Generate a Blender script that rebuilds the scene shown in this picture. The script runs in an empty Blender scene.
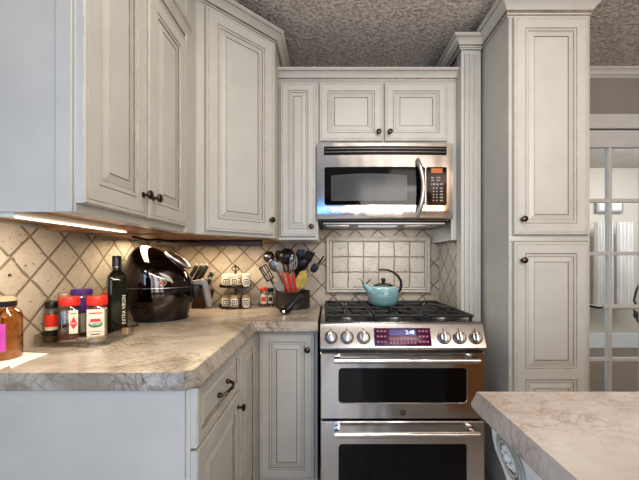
import bpy, bmesh, math, random
from mathutils import Matrix, Vector
random.seed(7)
S = bpy.context.scene
C = S.collection
PI = math.pi
CH = 1.214            # camera height
F = 330.0
def PX(x, D): return (x-328.0)*D/F
def PZ(y, D): return CH+(260.0-y)*D/F

# ------------------------------------------------------------------ materials
def nmat(name):
    m = bpy.data.materials.new(name); m.use_nodes = True
    nt = m.node_tree; b = nt.nodes['Principled BSDF']
    return m, nt, b
def N(nt, t, **k):
    n = nt.nodes.new(t)
    for a, v in k.items():
        if a.startswith('i_'): n.inputs[a[2:].replace('_', ' ')].default_value = v
        elif a.startswith('n_'): n.inputs[int(a[2:])].default_value = v
        else: setattr(n, a, v)
    return n
def L(nt, a, b): nt.links.new(a, b)
def ramp(nt, stops):
    r = N(nt, 'ShaderNodeValToRGB'); e = r.color_ramp.elements
    while len(e) < len(stops): e.new(0.5)
    for q, (p, c) in zip(e, stops): q.position = p; q.color = (*c, 1)
    return r
def coords(nt, sc=(1,1,1)):
    tc = N(nt, 'ShaderNodeTexCoord'); mp = N(nt, 'ShaderNodeMapping'); mp.inputs['Scale'].default_value = sc
    L(nt, tc.outputs['Object'], mp.inputs['Vector']); return mp.outputs['Vector']
def mat(name, col, rough=.5, metal=0, noise=.0, nscale=20, bump=0, bscale=60, sc=(1,1,1), spec=.5, coat=0, emit=None, es=1, alpha=1, trans=0, ior=1.45):
    m, nt, b = nmat(name)
    b.inputs['Roughness'].default_value = rough; b.inputs['Metallic'].default_value = metal
    b.inputs['Specular IOR Level'].default_value = spec; b.inputs['Coat Weight'].default_value = coat
    b.inputs['Alpha'].default_value = alpha; b.inputs['Transmission Weight'].default_value = trans; b.inputs['IOR'].default_value = ior
    v = coords(nt, sc)
    nz = N(nt, 'ShaderNodeTexNoise'); nz.inputs['Scale'].default_value = nscale; nz.inputs['Detail'].default_value = 5; L(nt, v, nz.inputs['Vector'])
    lo = tuple(c*(1-noise) for c in col); hi = tuple(min(1, c*(1+noise)) for c in col)
    r = ramp(nt, [(.3, lo), (.7, hi)]); L(nt, nz.outputs['Fac'], r.inputs['Fac']); L(nt, r.outputs['Color'], b.inputs['Base Color'])
    if emit:
        b.inputs['Emission Color'].default_value = (*emit, 1); b.inputs['Emission Strength'].default_value = es
    if bump:
        n2 = N(nt, 'ShaderNodeTexNoise'); n2.inputs['Scale'].default_value = bscale; n2.inputs['Detail'].default_value = 3; L(nt, v, n2.inputs['Vector'])
        bp = N(nt, 'ShaderNodeBump'); bp.inputs['Strength'].default_value = bump; bp.inputs['Distance'].default_value = .01
        L(nt, n2.outputs['Fac'], bp.inputs['Height']); L(nt, bp.outputs['Normal'], b.inputs['Normal'])
    return m

M = {}
M['paint'] = mat('cabinet_paint', (.545,.53,.485), .36, noise=.05, nscale=6, bump=.02, bscale=90)
M['glaze'] = mat('brown_glaze', (.22,.18,.135), .5, noise=.3, nscale=30)
M['glaze2'] = mat('light_glaze', (.46,.43,.37), .5, noise=.2, nscale=25)
M['wall'] = mat('wall_paint', (.36,.335,.30), .7, noise=.04, nscale=5)
M['trimw'] = mat('trim_white', (.72,.71,.68), .45, noise=.03)
M['wood'] = mat('raw_maple', (.33,.17,.08), .5, noise=.25, nscale=8, sc=(6,1,6))
M['darkwood'] = mat('dark_brown_wood', (.045,.018,.010), .4, noise=.3, nscale=10)
M['floor'] = mat('floor_wood', (.60,.56,.53), .3, noise=.15, nscale=6, sc=(6,1,1))
M['steel'] = mat('brushed_steel', (.66,.645,.63), .17, metal=1, noise=.05, nscale=4, sc=(1,1,60))
def wavy(m, sc_, st):
    nt = m.node_tree; b = nt.nodes['Principled BSDF']; v = coords(nt, (1,1,.35))
    n2 = N(nt, 'ShaderNodeTexNoise'); n2.inputs['Scale'].default_value = sc_; n2.inputs['Detail'].default_value = 1; L(nt, v, n2.inputs['Vector'])
    bp = N(nt, 'ShaderNodeBump'); bp.inputs['Strength'].default_value = st; bp.inputs['Distance'].default_value = .02
    L(nt, n2.outputs['Fac'], bp.inputs['Height']); L(nt, bp.outputs['Normal'], b.inputs['Normal'])
wavy(M['steel'], 9, .35)
M['psteel'] = mat('panel_steel', (.46,.445,.43), .26, metal=1, noise=.05)
M['ksteel'] = mat('knob_face_steel', (.30,.29,.28), .3, metal=1, noise=.05)
M['steel2'] = mat('satin_steel', (.74,.72,.69), .3, metal=1, noise=.04)
M['chrome'] = mat('chrome', (.8,.8,.8), .12, metal=1)
M['dsteel'] = mat('dark_steel', (.16,.15,.15), .3, metal=1, noise=.1)
M['potm'] = mat('dark_pan_metal', (.075,.07,.062), .38, metal=.6, noise=.1)
M['orangerefl'] = mat('reflector_orange', (.60,.27,.11), .4, noise=.2, nscale=6, sc=(1,1,5))  # only for the added reflector panel on the island's range side
M['darkfloor'] = mat('brown_plank_floor', (.16,.11,.085), .4, noise=.3, nscale=6, sc=(1,6,1))
M['black'] = mat('black_plastic', (.012,.012,.013), .35, noise=.2)
M['gloss'] = mat('black_glass', (.004,.004,.005), .06, noise=.1, spec=.5)
M['iron'] = mat('cast_iron', (.018,.018,.02), .42, noise=.2, bump=.1, bscale=300)
M['mwin'] = mat('microwave_window', (.085,.09,.095), .14, noise=.1, nscale=6)
M['bronze'] = mat('bronze_knob', (.10,.075,.055), .28, metal=1, noise=.4, nscale=60)
M['teal'] = mat('teal_enamel', (.22,.38,.40), .18, noise=.05, coat=.5)
M['red'] = mat('red_plastic', (.58,.035,.02), .35, noise=.05)
M['purple'] = mat('purple_plastic', (.10,.035,.20), .35, noise=.1)
M['label'] = mat('white_label', (.60,.54,.42), .5, noise=.05)
M['white'] = mat('white_plastic', (.7,.68,.62), .4, noise=.03)
M['cream'] = mat('cream_plastic', (.62,.54,.40), .45, noise=.03)
M['paper'] = mat('paper', (.78,.75,.68), .7, noise=.04)
M['magenta'] = mat('magenta_label', (.55,.07,.36), .45, noise=.15)
M['tan'] = mat('tan_cork', (.40,.28,.18), .6, noise=.15)
M['yellow'] = mat('yellow_silicone', (.52,.40,.10), .5, noise=.25, nscale=40)
M['green'] = mat('green_print', (.08,.30,.10), .5)
M['spice'] = mat('brown_spice', (.10,.045,.02), .8, noise=.5, nscale=80)
M['spice2'] = mat('red_flakes', (.20,.05,.03), .8, noise=.7, nscale=90)
M['garlic'] = mat('garlic_granules', (.52,.45,.33), .8, noise=.15, nscale=200)
M['oil'] = mat('dark_bottle_glass', (.010,.010,.005), .08, noise=.2)
M['grey'] = mat('grey_plastic', (.30,.29,.28), .3, noise=.05)
M['fryer'] = mat('dark_chrome_shell', (.075,.066,.062), .09, metal=1, noise=.05, coat=.3)
M['display'] = mat('purple_display', (.045,.008,.03), .15, emit=(.25,.03,.16), es=.10)
M['bdisp'] = mat('blue_display', (.02,.01,.10), .15, emit=(.06,.03,.40), es=.22)
M['digit'] = mat('display_digits', (.4,.6,.9), .4, emit=(.45,.65,1), es=1.6)
M['amberd'] = mat('amber_display', (.35,.10,.02), .3, emit=(.6,.18,.04), es=.25)
M['keys'] = mat('grey_keys', (.34,.33,.34), .4)
M['pinkk'] = mat('pink_keys', (.42,.17,.24), .4)
M['glow'] = mat('light_diffuser', (1,.9,.75), .4, emit=(1,.85,.65), es=4)
M['coolglow'] = mat('hood_lens', (.6,.6,.58), .3, emit=(.8,.85,.85), es=.25)
M['curtain'] = mat('sheer_curtain', (.74,.70,.66), .8, noise=.08, nscale=5)
M['farwall'] = mat('far_room_wall', (.56,.50,.42), .8, noise=.04)
M['farlow'] = mat('far_room_wainscot', (.30,.25,.22), .6, noise=.1)
M['rearwall'] = mat('rear_warm_wall', (.40,.20,.095), .6, noise=.15)
def thin(name, col, f=.12, rough=.05):
    m, nt, b = nmat(name); nt.nodes.remove(b); o = nt.nodes['Material Output']
    t = N(nt, 'ShaderNodeBsdfTransparent'); t.inputs['Color'].default_value = (*col, 1)
    g = N(nt, 'ShaderNodeBsdfGlossy'); g.inputs['Roughness'].default_value = rough
    x = N(nt, 'ShaderNodeMixShader'); fr = N(nt, 'ShaderNodeLayerWeight'); fr.inputs['Blend'].default_value = .35
    mr = N(nt, 'ShaderNodeMapRange'); mr.inputs['To Min'].default_value = f*.5; mr.inputs['To Max'].default_value = .6
    L(nt, fr.outputs['Facing'], mr.inputs['Value'])
    L(nt, mr.outputs['Result'], x.inputs['Fac']); L(nt, t.outputs[0], x.inputs[1]); L(nt, g.outputs[0], x.inputs[2]); L(nt, x.outputs[0], o.inputs['Surface'])
    return m
M['clear'] = thin('clear_plastic', (.90,.88,.84), .16)
M['pane'] = thin('window_pane', (.86,.88,.88), .10)
M['amber'] = thin('amber_glass', (.80,.52,.20), .14)

def tile_mat(name, ax, size, diag=True, cols=((.30,.235,.165),(.43,.35,.255)), off=(0,0), run=0):
    m, nt, b = nmat(name); b.inputs['Roughness'].default_value = .55
    tc = N(nt, 'ShaderNodeTexCoord'); sp = N(nt, 'ShaderNodeSeparateXYZ'); L(nt, tc.outputs['Object'], sp.inputs[0])
    def mth(op, a, bb=None):
        n = N(nt, 'ShaderNodeMath', operation=op)
        for i, q in enumerate((a, bb)):
            if q is None: continue
            if isinstance(q, (int, float)): n.inputs[i].default_value = q
            else: L(nt, q, n.inputs[i])
        return n.outputs[0]
    wob = N(nt, 'ShaderNodeTexNoise'); wob.inputs['Scale'].default_value = 14; L(nt, tc.outputs['Object'], wob.inputs['Vector'])
    w = mth('MULTIPLY', mth('SUBTRACT', wob.outputs['Fac'], .5), .012)
    u = mth('ADD', mth('ADD', sp.outputs[ax], w), off[0]); v = mth('ADD', mth('ADD', sp.outputs['Z'], w), off[1])
    if diag:
        k = 1/(math.sqrt(2)*size)
        p = mth('MULTIPLY', mth('ADD', u, v), k); q = mth('MULTIPLY', mth('SUBTRACT', u, v), k)
    else:
        p = mth('MULTIPLY', u, 1/size); q = mth('MULTIPLY', v, 1/size)
    fp, fq = mth('FRACT', p), mth('FRACT', q)
    d = mth('MINIMUM', mth('MINIMUM', fp, mth('SUBTRACT', 1, fp)), mth('MINIMUM', fq, mth('SUBTRACT', 1, fq)))
    gr = N(nt, 'ShaderNodeMapRange', interpolation_type='SMOOTHSTEP'); gr.inputs['From Min'].default_value = .012; gr.inputs['From Max'].default_value = .055; L(nt, d, gr.inputs['Value'])
    rnd = N(nt, 'ShaderNodeTexWhiteNoise', noise_dimensions='2D')
    cb = N(nt, 'ShaderNodeCombineXYZ'); L(nt, mth('FLOOR', p), cb.inputs[0]); L(nt, mth('FLOOR', q), cb.inputs[1]); L(nt, cb.outputs[0], rnd.inputs['Vector'])
    nz = N(nt, 'ShaderNodeTexNoise'); nz.inputs['Scale'].default_value = 18; nz.inputs['Detail'].default_value = 8; nz.inputs['Roughness'].default_value = .65; L(nt, tc.outputs['Object'], nz.inputs['Vector'])
    t = mth('ADD', mth('MULTIPLY', rnd.outputs['Value'], .35), mth('MULTIPLY', nz.outputs['Fac'], .75))
    r = ramp(nt, [(.25, cols[0]), (.75, cols[1])]); L(nt, t, r.inputs['Fac'])
    # pits of tumbled travertine
    pt = N(nt, 'ShaderNodeTexNoise'); pt.inputs['Scale'].default_value = 75; pt.inputs['Detail'].default_value = 2
    mp = N(nt, 'ShaderNodeMapping'); mp.inputs['Scale'].default_value = (1, 1, 1.7); L(nt, tc.outputs['Object'], mp.inputs['Vector']); L(nt, mp.outputs[0], pt.inputs['Vector'])
    pit = N(nt, 'ShaderNodeMapRange'); pit.inputs['From Min'].default_value = .66; pit.inputs['From Max'].default_value = .72; L(nt, pt.outputs['Fac'], pit.inputs['Value'])
    mx = N(nt, 'ShaderNodeMix', data_type='RGBA'); L(nt, pit.outputs[0], mx.inputs['Factor']); L(nt, r.outputs[0], mx.inputs['A']); mx.inputs['B'].default_value = (cols[0][0]*.45, cols[0][1]*.38, cols[0][2]*.32, 1)
    m2 = N(nt, 'ShaderNodeMix', data_type='RGBA'); L(nt, gr.outputs[0], m2.inputs['Factor']); m2.inputs['A'].default_value = (cols[0][0]*.62, cols[0][1]*.57, cols[0][2]*.50, 1); L(nt, mx.outputs['Result'], m2.inputs['B'])
    L(nt, m2.outputs['Result'], b.inputs['Base Color'])
    h = mth('SUBTRACT', mth('ADD', gr.outputs[0], mth('MULTIPLY', nz.outputs['Fac'], .35)), mth('MULTIPLY', pit.outputs[0], .5))
    bp = N(nt, 'ShaderNodeBump'); bp.inputs['Strength'].default_value = .7; bp.inputs['Distance'].default_value = .006
    L(nt, h, bp.inputs['Height']); L(nt, bp.outputs[0], b.inputs['Normal'])
    return m
M['tileL'] = tile_mat('travertine_left', 'Y', .106, off=(-.02,-.023), cols=((.34,.29,.235),(.50,.445,.37)))
M['tileB'] = tile_mat('travertine_back', 'X', .106, off=(.04,.005), cols=((.33,.28,.22),(.49,.43,.35)))
M['tileR'] = tile_mat('travertine_side', 'Y', .108, off=(.02,.03), cols=((.37,.34,.29),(.50,.46,.40)))
M['tileI'] = tile_mat('travertine_inset', 'X', .103, diag=False, off=(-.031,.002), cols=((.38,.35,.30),(.54,.50,.44)))
M['tileF'] = mat('travertine_frame', (.44,.40,.34), .5, noise=.15, nscale=30, bump=.15, bscale=80)

def stone(name, a, b_, c, vein):
    m, nt, b = nmat(name); b.inputs['Roughness'].default_value = .22
    v = coords(nt, (1, 1.4, 1))
    n1 = N(nt, 'ShaderNodeTexNoise'); n1.inputs['Scale'].default_value = 3.2; n1.inputs['Detail'].default_value = 9; n1.inputs['Roughness'].default_value = .62; n1.inputs['Distortion'].default_value = 1.2; L(nt, v, n1.inputs['Vector'])
    r1 = ramp(nt, [(.3, a), (.5, b_), (.72, c)]); L(nt, n1.outputs['Fac'], r1.inputs['Fac'])
    cur = r1.outputs[0]
    for sc_, wd, st, dist in ((4.5, .018, .8, 1.6), (11, .03, .6, 1.0), (26, .04, .35, .8)):
        n2 = N(nt, 'ShaderNodeTexNoise'); n2.inputs['Scale'].default_value = sc_; n2.inputs['Detail'].default_value = 7; n2.inputs['Distortion'].default_value = dist; L(nt, v, n2.inputs['Vector'])
        s = N(nt, 'ShaderNodeMath', operation='SUBTRACT'); s.inputs[1].default_value = .5; L(nt, n2.outputs['Fac'], s.inputs[0])
        ab = N(nt, 'ShaderNodeMath', operation='ABSOLUTE'); L(nt, s.outputs[0], ab.inputs[0])
        mr = N(nt, 'ShaderNodeMapRange'); mr.inputs['From Min'].default_value = 0; mr.inputs['From Max'].default_value = wd; mr.inputs['To Min'].default_value = st; mr.inputs['To Max'].default_value = 0; L(nt, ab.outputs[0], mr.inputs['Value'])
        n3 = N(nt, 'ShaderNodeTexNoise'); n3.inputs['Scale'].default_value = 2.5; L(nt, v, n3.inputs['Vector'])
        m3 = N(nt, 'ShaderNodeMapRange'); m3.inputs['From Min'].default_value = .42; m3.inputs['From Max'].default_value = .62; L(nt, n3.outputs['Fac'], m3.inputs['Value'])
        mu = N(nt, 'ShaderNodeMath', operation='MULTIPLY'); L(nt, mr.outputs[0], mu.inputs[0]); L(nt, m3.outputs[0], mu.inputs[1])
        mx = N(nt, 'ShaderNodeMix', data_type='RGBA'); L(nt, mu.outputs[0], mx.inputs['Factor']); L(nt, cur, mx.inputs['A']); mx.inputs['B'].default_value = (*vein, 1)
        cur = mx.outputs['Result']
    L(nt, cur, b.inputs['Base Color'])
    return m
M['stone'] = stone('beige_marble', (.27,.235,.195), (.38,.34,.29), (.52,.485,.435), (.13,.085,.055))
M['stone2'] = stone('island_marble', (.44,.36,.31), (.54,.47,.42), (.62,.57,.52), (.33,.21,.15))

def ceiling_mat():
    m, nt, b = nmat('popcorn_ceiling'); b.inputs['Roughness'].default_value = .9
    v = coords(nt)
    n = N(nt, 'ShaderNodeTexNoise'); n.inputs['Scale'].default_value = 62; n.inputs['Detail'].default_value = 2.5; n.inputs['Roughness'].default_value = .55; L(nt, v, n.inputs['Vector'])
    r = ramp(nt, [(.36, (.42,.37,.33)), (.60, (.72,.66,.60))]); L(nt, n.outputs['Fac'], r.inputs['Fac']); L(nt, r.outputs[0], b.inputs['Base Color'])
    bp = N(nt, 'ShaderNodeBump'); bp.inputs['Strength'].default_value = .8; bp.inputs['Distance'].default_value = .012
    L(nt, n.outputs['Fac'], bp.inputs['Height']); L(nt, bp.outputs[0], b.inputs['Normal'])
    return m
M['ceil'] = ceiling_mat()

# ------------------------------------------------------------------ mesh builder
class MB:
    def __init__(s): s.v = []; s.f = []; s.m = []
    def add(s, vs, fs, mi=0, mt=None):
        o = len(s.v)
        s.v += [tuple((mt @ Vector(p)) if mt else p) for p in vs]
        for k, f in enumerate(fs):
            s.f.append([o+i for i in f]); s.m.append(mi[k] if isinstance(mi, (list, tuple)) else mi)
        return s
    def box(s, x0, x1, y0, y1, z0, z1, mi=0, bev=0, mt=None):
        if x0 > x1: x0, x1 = x1, x0
        if y0 > y1: y0, y1 = y1, y0
        if z0 > z1: z0, z1 = z1, z0
        vs = [(x,y,z) for z in (z0,z1) for y in (y0,y1) for x in (x0,x1)]
        fs = [(0,2,3,1),(4,5,7,6),(0,1,5,4),(2,6,7,3),(0,4,6,2),(1,3,7,5)]
        if bev:
            bm = bmesh.new(); bv = [bm.verts.new(p) for p in vs]
            for f in fs: bm.faces.new([bv[i] for i in f])
            bmesh.ops.bevel(bm, geom=bm.edges[:], offset=bev, segments=2, affect='EDGES', profile=.5)
            bm.verts.index_update()
            vs = [tuple(q.co) for q in bm.verts]; fs = [[q.index for q in f.verts] for f in bm.faces]; bm.free()
        return s.add(vs, fs, mi, mt)
    def lathe(s, prof, c=(0,0,0), n=24, mi=0, mt=None, sx=1, sy=1, a0=0, a1=2*PI):
        full = abs(a1-a0-2*PI) < 1e-6; k = n if full else n+1
        vs = []; fs = []; ms = []
        for r, z in prof:
            for i in range(k):
                a = a0+(a1-a0)*i/n; vs.append((c[0]+r*math.cos(a)*sx, c[1]+r*math.sin(a)*sy, c[2]+z))
        for j in range(len(prof)-1):
            for i in range(n):
                i2 = (i+1) % k
                fs.append((j*k+i, j*k+i2, (j+1)*k+i2, (j+1)*k+i)); ms.append(mi[j] if isinstance(mi, (list,tuple)) else mi)
        if full:
            if prof[0][0] > 1e-6: fs.append(tuple(reversed(range(k)))); ms.append(ms[0])
            if prof[-1][0] > 1e-6: fs.append(tuple((len(prof)-1)*k+i for i in range(k))); ms.append(ms[-1])
        return s.add(vs, fs, ms, mt)
    def cyl(s, a, b, r, r2=None, n=12, mi=0):
        a, b = Vector(a), Vector(b); d = b-a
        q = d.to_track_quat('Z', 'Y').to_matrix().to_4x4(); q.translation = a
        r2 = r if r2 is None else r2
        return s.lathe([(r,0),(r2,d.length)], n=n, mi=mi, mt=q)
    def tube(s, pts, rad, n=8, mi=0, flat=None):
        pts = [Vector(p) for p in pts]; k = len(pts)
        rad = rad if isinstance(rad, (list,tuple)) else [rad]*k
        vs = []; fs = []; up = None
        for i, p in enumerate(pts):
            t = (pts[min(i+1,k-1)]-pts[max(i-1,0)]).normalized()
            if up is None:
                up = Vector((0,0,1)) if abs(t.z) < .9 else Vector((0,1,0))
            x = t.cross(up).normalized(); y = x.cross(t).normalized(); up = y
            for j in range(n):
                a = 2*PI*j/n
                vs.append(tuple(p+x*math.cos(a)*rad[i]*(flat or 1)+y*math.sin(a)*rad[i]))
        for i in range(k-1):
            for j in range(n):
                j2 = (j+1) % n; fs.append((i*n+j, i*n+j2, (i+1)*n+j2, (i+1)*n+j))
        fs.append(tuple(reversed(range(n)))); fs.append(tuple((k-1)*n+j for j in range(n)))
        return s.add(vs, fs, mi)
    def prism(s, poly, d0, d1, mi=0, mt=None):     # poly in local (x,z), extruded in y
        n = len(poly); vs = [(x,d0,z) for x,z in poly]+[(x,d1,z) for x,z in poly]
        fs = [tuple(range(n)), tuple(reversed(range(n,2*n)))]+[(i, i+n, (i+1)%n+n, (i+1)%n) for i in range(n)]
        return s.add(vs, fs, mi, mt)
    def sphere(s, c, r, n=14, mi=0, sc=(1,1,1), mt=None):
        pr = [(r*math.sin(PI*i/10), -r*math.cos(PI*i/10)) for i in range(11)]; pr[0] = (0,-r); pr[-1] = (0,r)
        mm = Matrix.Translation(c) @ Matrix.Diagonal((*sc,1))
        return s.lathe(pr, n=n, mi=mi, mt=(mt @ mm) if mt else mm)
    def sweep(s, path, prof, mi=0):                # path xy list, profile (out,z) closed; outward = right of travel
        P = [Vector(p) for p in path]; n = len(prof); vs = []; fs = []; ms = []
        for i, p in enumerate(P):
            ns = []
            if i > 0: d = (P[i]-P[i-1]).normalized(); ns.append(Vector((d.y,-d.x)))
            if i < len(P)-1: d = (P[i+1]-P[i]).normalized(); ns.append(Vector((d.y,-d.x)))
            if len(ns) == 2:
                h = (ns[0]+ns[1]).normalized(); h = h/h.dot(ns[0])
            else: h = ns[0]
            for o, z in prof: vs.append((p.x+h.x*o, p.y+h.y*o, z))
        for i in range(len(P)-1):
            for j in range(n):
                j2 = (j+1) % n; fs.append((i*n+j, (i+1)*n+j, (i+1)*n+j2, i*n+j2)); ms.append(mi[j] if isinstance(mi,(list,tuple)) else mi)
        fs.append(tuple(range(n))); fs.append(tuple(reversed([(len(P)-1)*n+j for j in range(n)]))); ms += [0,0]
        return s.add(vs, fs, ms)
    def slab(s, poly, mult, prof, mi=0):           # ccw poly, per-edge multipliers, profile (out,z) from the top down
        n = len(poly); P = [Vector(p) for p in poly]; vs = []; fs = []
        for o, z in prof:
            lines = []
            for i in range(n):
                d = (P[(i+1)%n]-P[i]).normalized(); nn = Vector((d.y,-d.x)); lines.append((P[i]+nn*o*mult[i], d))
            for i in range(n):
                (a, d), (b, e) = lines[i-1], lines[i]
                cr = d.x*e.y-d.y*e.x; t = ((b-a).x*e.y-(b-a).y*e.x)/cr; q = a+d*t; vs.append((q.x,q.y,z))
        k = len(prof)
        for j in range(k-1):
            for i in range(n): i2 = (i+1)%n; fs.append((j*n+i, (j+1)*n+i, (j+1)*n+i2, j*n+i2))
        fs.append(tuple(range(n))); fs.append(tuple(reversed([(k-1)*n+i for i in range(n)])))
        return s.add(vs, fs, mi)

WM = {}
def setp(o, label=None, cat=None, group=None, kind=None):
    if label: o['label'] = label
    if cat: o['category'] = cat
    if group: o['group'] = group
    if kind: o['kind'] = kind
    return o
def place(o, parent, Mx):
    WM[o.name] = Mx.copy()
    if parent is not None:
        o.parent = parent; o.matrix_local = WM[parent.name].inverted() @ Mx
    else: o.matrix_local = Mx
def put(name, mb, mats, parent=None, Mx=None, smooth=35, bevel=0, **k):
    Mx = Mx or Matrix()
    me = bpy.data.meshes.new(name); me.from_pydata(mb.v, [], mb.f)
    for m in (mats if isinstance(mats, (list,tuple)) else [mats]): me.materials.append(M[m])
    for p, mi in zip(me.polygons, mb.m): p.material_index = mi
    bm = bmesh.new(); bm.from_mesh(me); bmesh.ops.recalc_face_normals(bm, faces=bm.faces[:]); bm.to_mesh(me); bm.free()
    if smooth:
        for p in me.polygons: p.use_smooth = True
        me.set_sharp_from_angle(angle=math.radians(smooth))
    o = bpy.data.objects.new(name, me); C.objects.link(o); place(o, parent, Mx)
    if bevel:
        b = o.modifiers.new('bevel', 'BEVEL'); b.width = bevel; b.segments = 2; b.limit_method = 'ANGLE'
    return setp(o, **k)
def thing(name, loc, label, cat, group=None, rz=0):
    o = bpy.data.objects.new(name, None); C.objects.link(o); o.empty_display_size = .05
    place(o, None, Matrix.Translation(loc) @ Matrix.Rotation(rz, 4, 'Z'))
    return setp(o, label, cat, group)
def text(name, body, size, Mx, m, parent, ext=.0004, **k):
    cu = bpy.data.curves.new(name, 'FONT'); cu.body = body; cu.size = size; cu.extrude = ext; cu.align_x = 'CENTER'; cu.align_y = 'CENTER'
    t = bpy.data.objects.new(name, cu); C.objects.link(t)
    bpy.context.view_layer.update()
    me = bpy.data.meshes.new_from_object(t.evaluated_get(bpy.context.evaluated_depsgraph_get())); me.materials.clear(); me.materials.append(M[m])
    bpy.data.objects.remove(t)
    o = bpy.data.objects.new(name, me); C.objects.link(o); place(o, parent, Mx); return setp(o, **k)
def T(x, y, z, rz=0, rx=0): return Matrix.Translation((x,y,z)) @ Matrix.Rotation(rz,4,'Z') @ Matrix.Rotation(rx,4,'X')
UP = Matrix.Rotation(PI/2, 4, 'X')       # text facing -Y

# ------------------------------------------------------------------ setting
XL, YB, ZC = -1.04, 2.22, 2.495
XR, YR = 3.6, -3.2
put('floor', MB().box(XL-.1, XR+.1, YR-.1, YB+.1, -.1, 0), 'floor', kind='structure')
put('floor_far', MB().box(1.3, 6.1, YB+.1, 5, -.1, 0), 'darkfloor', kind='structure')
put('ceiling', MB().box(XL-.1, XR+.1, YR-.1, YB+.1, ZC, ZC+.1).box(1.3, 6.1, YB+.1, 5, ZC, ZC+.1), 'ceil', kind='structure')
put('wall_left', MB().box(XL-.12, XL, YR, YB+.1, 0, ZC), 'wall', kind='structure')
b = MB().box(XL, 1.62, YB, YB+.1, 0, ZC).box(1.62, XR, YB, YB+.1, 2.10, ZC).box(2.72, XR, YB, YB+.1, 0, 2.10)
put('wall_back', b, 'wall', kind='structure')
put('wall_right', MB().box(XR, XR+.1, YR, YB+.1, 0, ZC).box(6,6.1,YB+.1,5,0,ZC), 'farwall', kind='structure')
b = MB().box(XL, XR, YR-.1, YR, 0, .9).box(XL, XR, YR-.1, YR, 2.1, ZC).box(XL, -.6, YR-.1, YR, .9, 2.1).box(1.2, XR, YR-.1, YR, .9, 2.1).box(.1,.3,YR-.1,YR,.9,2.1)
put('wall_rear', b, 'rearwall', kind='structure')
# tile cladding
put('wall_left_tiles', MB().box(XL, XL+.008, .3, YB-.008, .914, 1.33), 'tileL', kind='structure')
put('wall_back_tiles', MB().box(XL, .745, YB-.008, YB, .90, 1.50), 'tileB', kind='structure')
put('wall_right_return', MB().box(.745, .80, 1.88, YB, 0, 1.335), 'tileR', kind='structure')
# framed inset of straight laid tile behind the range
fx0, fx1, fz0, fz1 = PX(326,2.2), PX(430.5,2.2), PZ(293,2.2), PZ(236.5,2.2)
t = thing('tile_inset_panel', ((fx0+fx1)/2, YB-.01, fz0), 'framed rectangular panel of straight-laid beige stone tile behind the kettle', 'tile panel')
put('tile_field', MB().box(fx0+.02, fx1-.02, YB-.012, YB-.006, fz0+.02, fz1-.02), 'tileI', t)
b = MB(); ring = []
prof = [(0,.0),(0,.014),(.008,.020),(.02,.016),(.026,.021),(.034,.014),(.036,.004)]
vs = []
for i_, d_ in prof:
    vs += [(fx0+i_,YB-.008-d_,fz0+i_),(fx1-i_,YB-.008-d_,fz0+i_),(fx1-i_,YB-.008-d_,fz1-i_),(fx0+i_,YB-.008-d_,fz1-i_)]
fs = [(j*4+i, j*4+(i+1)%4, (j+1)*4+(i+1)%4, (j+1)*4+i) for j in range(len(prof)-1) for i in range(4)]
b.add(vs, fs); put('molded_border', b, 'tileF', t, smooth=25)

# crown profile
def crown(z, h=.075, p=.05):
    pts = [(0,0),(.006,0),(.006,.10),(.012,.14),(.014,.22),(.022,.36),(.042,.55),(.066,.68),(.078,.72),(.078,.80),(.088,.84),(.1,.92),(.1,1),(0,1)]
    return [(a*10*p, z+b_*h) for a, b_ in pts]
CM = [0,0,1,0,1,0,0,0,1,0,0,0,0,0]
put('trim_1', MB().sweep([(1.24,YB),(XR,YB)], crown(ZC-.055,.055,.04), CM), ['trimw','glaze2'], kind='structure')

# French door at the right
put('trim_2', MB().box(1.5, 2.84, YB-.02, YB, 2.095, 2.19).box(1.5,1.62,YB-.02,YB,0,2.095).box(2.72,2.84,YB-.02,YB,0,2.095), 'trimw', kind='structure', bevel=.004)
d = setp(bpy.data.objects.new('door_1', None), kind='structure'); C.objects.link(d); place(d, None, Matrix.Translation((1.66,YB+.03,0)))
dy0, dy1 = YB+.005, YB+.045
gx0 = 1.675; pw = .232; ph = .359
zt = PZ(147, 2.225)
b = MB().box(1.62, gx0, dy0, dy1, .0, 2.09).box(gx0, 2.72, dy0, dy1, zt, 2.09).box(gx0, 2.72, dy0, dy1, 0, zt-5*ph).box(gx0+4*pw, 2.72, dy0, dy1, 0, 2.09)
put('door_frame', b, 'trimw', d, bevel=.003)
b = MB()
for i in range(1,4): b.box(gx0+i*pw-.012, gx0+i*pw+.012, dy0+.002, dy1-.002, zt-5*ph, zt, bev=.004)
for j in range(1,5): b.box(gx0, gx0+4*pw, dy0+.004, dy1-.004, zt-j*ph-.012, zt-j*ph+.012, bev=.004)
put('muntins', b, 'trimw', d)
put('glass_panes', MB().box(gx0, gx0+4*pw, dy0+.017, dy0+.022, zt-5*ph, zt), 'pane', d)
zz = PZ(307, 2.2); hx = PX(590,2.18)
b = MB().cyl((1.66,dy0,zz),(1.66,dy0-.012,zz),.026).tube([(1.66,dy0-.01,zz),(1.665,dy0-.045,zz+.004),(1.72,dy0-.05,zz+.010),(PX(600,2.17),dy0-.05,zz-.002),(PX(604,2.17),dy0-.05,zz+.004)],[.009,.009,.008,.006,.004])
put('door_handle', b, 'black', d)

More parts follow.
